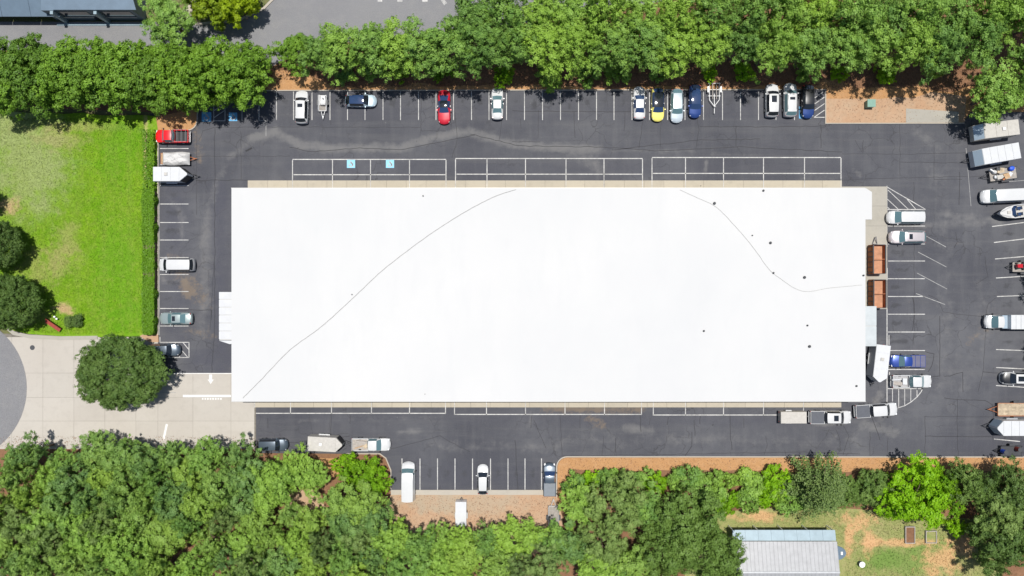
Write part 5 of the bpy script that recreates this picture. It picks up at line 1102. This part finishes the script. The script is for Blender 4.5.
row([(TR.choice(('shrub','scrub','scrub')), 588+14*i+jr(-3,3), 478+jr(-2.5,3.5), dict(R=jr(1.5,2.2), H=jr(1.6,2.6))) for i in range(16)] , '%s low green shrub from the left behind the orange straw strip', 'shrubs behind the straw strip', name='shrub', cat='shrub')
row([(TR.choice(('shrub','scrub','scrub')), 712+9.5*i+jr(-3,3), 496+jr(-7,8), dict(R=jr(1.6,2.4), H=jr(2.0,3.2))) for i in range(12)], '%s taller green shrub from the left between the straw strip and the small house', 'shrubs above the small house', name='shrub', cat='shrub')
tree('cedar',808,481,'spreading feathery cedar reaching over the straw strip',R=6.0,H=8.0,name='cedar_tree'); tree('dark',842,488,'dark low tree tucked under the right side of the cedar',R=2.6,H=3.6); tree('dark',866,482,'dark shaded tree between the cedar and the bright green tree',R=3.2,H=4.5); tree('bright',897,485,'bright green tree spreading over the garden beds',R=5.3,H=7.5); tree('bright',925,486,'bright green tree with the smaller crown right of the garden beds',R=3.4,H=6)
tree('dark',948,478,'dark green tree behind the right end of the straw strip',R=3.6,H=6.5); tree('dark',985,482,'dark green tree at the right end of the straw strip by the drums',R=4.2,H=7); tree('pale',978,505,'pale grey green tree above the dark corner tree',R=4.2,H=8); tree('dark',975,532,'large dark tree filling the lower right corner',R=4.6,H=8.5); tree('dark',1010,520,'dark tree on the right edge above the corner tree',R=4.4,H=8); tree('shrub',950,525,'small green shrub at the foot of the corner tree',R=1.6,H=2.4,name='shrub',cat='shrub')
# trees past the right edge whose shade falls into the stalls
for i,(gy,h) in enumerate(((236,7),(262,8),(290,7.5),(346,8),(362,7))):
    tree('mid',1046+jr(-2,2),gy,'tree past the right edge shading the stalls, %s from the top' % ORD[i],'trees past the right edge',R=3.6,H=h)
# clipped hedge
def hedge():
    xa,yt = gp(146.5,131); xb,yb = gp(158.2,334); h=1.15; cx=(xa+xb)/2
    r=thing('clipped_hedge','long clipped bright green hedge between the lawn and the left stalls','hedge',(cx,yb,.12)); w=(xb-xa)/2; L=yt-yb
    rng=np.random.default_rng(9); n=24000; side=rng.random(n); C=np.empty((n,3)); N=np.empty((n,3))
    y=rng.uniform(0,L,n); keep=np.ones(n,bool); keep &= ~((y>L*.70)&(rng.random(n)<.75))
    top=side<.62; wob=.16*np.sin(y*1.3)+.12*np.sin(y*3.1+1)+.10*np.sin(y*.45)
    C[:,1]=y; C[top,0]=rng.uniform(-w,w,top.sum()); C[top,2]=h+wob[top]*.6+rng.normal(size=top.sum())*.05; N[top]=(0,0,1)
    s=~top; sg=np.where(rng.random(s.sum())<.5,-1,1); C[s,0]=sg*(w-.12+wob[s]*.8); C[s,2]=rng.uniform(.05,h,s.sum()); N[s]=np.stack([sg,np.zeros(s.sum()),np.full(s.sum(),.4)],1)
    end=(C[:,1]<1.0); C[end,0]*=np.sqrt(np.clip(1-(1-C[end,1])**2*.5,0,1))
    N=N+rng.normal(size=(n,3))*.45; N/=np.linalg.norm(N,axis=1)[:,None]
    link('foliage',leaf_mesh('foliage',C[keep],N[keep],.2,'leaf_hedge',rng,rng.uniform(0,1,keep.sum())),r)
    m=MB(); m.box(-w+.12,w-.12,.2,L*.70,.0,h-.14); m.obj('inner_branches','bark',r)
    for k in range(12): 
        Y=L*(.03+.94*k/11); m=MB(); m.tube((0,Y,-.05),(.05,Y+.05,.8),.035,.02,6); m.obj('stem','bark',r)
hedge()

# ------------------------------------------------------------------ loose cover
def inside(P, poly):
    c = np.zeros(len(P), bool); n = len(poly)
    for i in range(n):
        (x0,y0),(x1,y1) = poly[i],poly[i-1]
        c ^= ((y0 > P[:,1]) != (y1 > P[:,1])) & (P[:,0] < (x1-x0)*(P[:,1]-y0)/(y1-y0+1e-12)+x0)
    return c
def scatter(name, poly, n, size, mat, z, label, cat, tilt, seed, lift=.05):
    rng = np.random.default_rng(seed); q = np.array(poly_px(poly)); lo = q.min(0); hi = q.max(0)
    P = rng.uniform(lo, hi, (n,2)); P = P[inside(P, [tuple(v) for v in q])]; m = len(P)
    C = np.column_stack([P, z+rng.uniform(.01,lift,m)]); N = rng.normal(size=(m,3))*tilt+np.array([0,0,1]); N /= np.linalg.norm(N,axis=1)[:,None]
    o = link(name, leaf_mesh(name, C, N, size, mat, rng, rng.uniform(0,1,m))); tag(o, label, cat, None, 'stuff')
scatter('grass', [(0,118),(145,120),(146,333),(60,334),(0,328)], 60000, .15, 'lawn', .12, 'short mown lawn grass left of the hedge', 'grass', .5, 1, .07)
scatter('yard_grass', [(735,512),(845,511),(980,520),(990,600),(845,600),(845,545),(735,527)], 16000, .16, 'yard', .116, 'patchy dry grass of the back yard', 'grass', .6, 2, .09)
m_leaf('dead_leaf', (0.10,0.05,0.03), (0.34,0.18,0.09), (0.22,0.12,0.06), .05)
scatter('fallen_leaves', [(200,91),(262,91),(300,74),(335,87),(825,86),(826,90),(965,88),(1000,60),(280,60),(160,112),(160,120)], 26000, .16, 'dead_leaf', .108, 'brown fallen leaves under the top row of trees', 'leaves', .35, 3)
scatter('fallen_leaves', [(558,470),(570,458),(1034,458),(1034,471),(572,471),(571,500),(558,500)], 2600, .12, 'dead_leaf', .114, 'fallen leaves scattered over the orange straw strip', 'leaves', .3, 4)
scatter('fallen_leaves', [(392,495),(556,497),(562,540),(392,546)], 2200, .12, 'dead_leaf', .106, 'fallen leaves scattered over the clay yard', 'leaves', .3, 5)
scatter('fallen_leaves', [(827,96),(964,94),(964,122),(827,122)], 350, .12, 'dead_leaf', .114, 'fallen leaves scattered over the clay bank at the top right', 'leaves', .3, 6)
scatter('fallen_leaves', [(0,436),(255,436),(255,446),(0,448)], 900, .12, 'dead_leaf', .036, 'fallen leaves along the lower edge of the concrete apron', 'leaves', .3, 7)
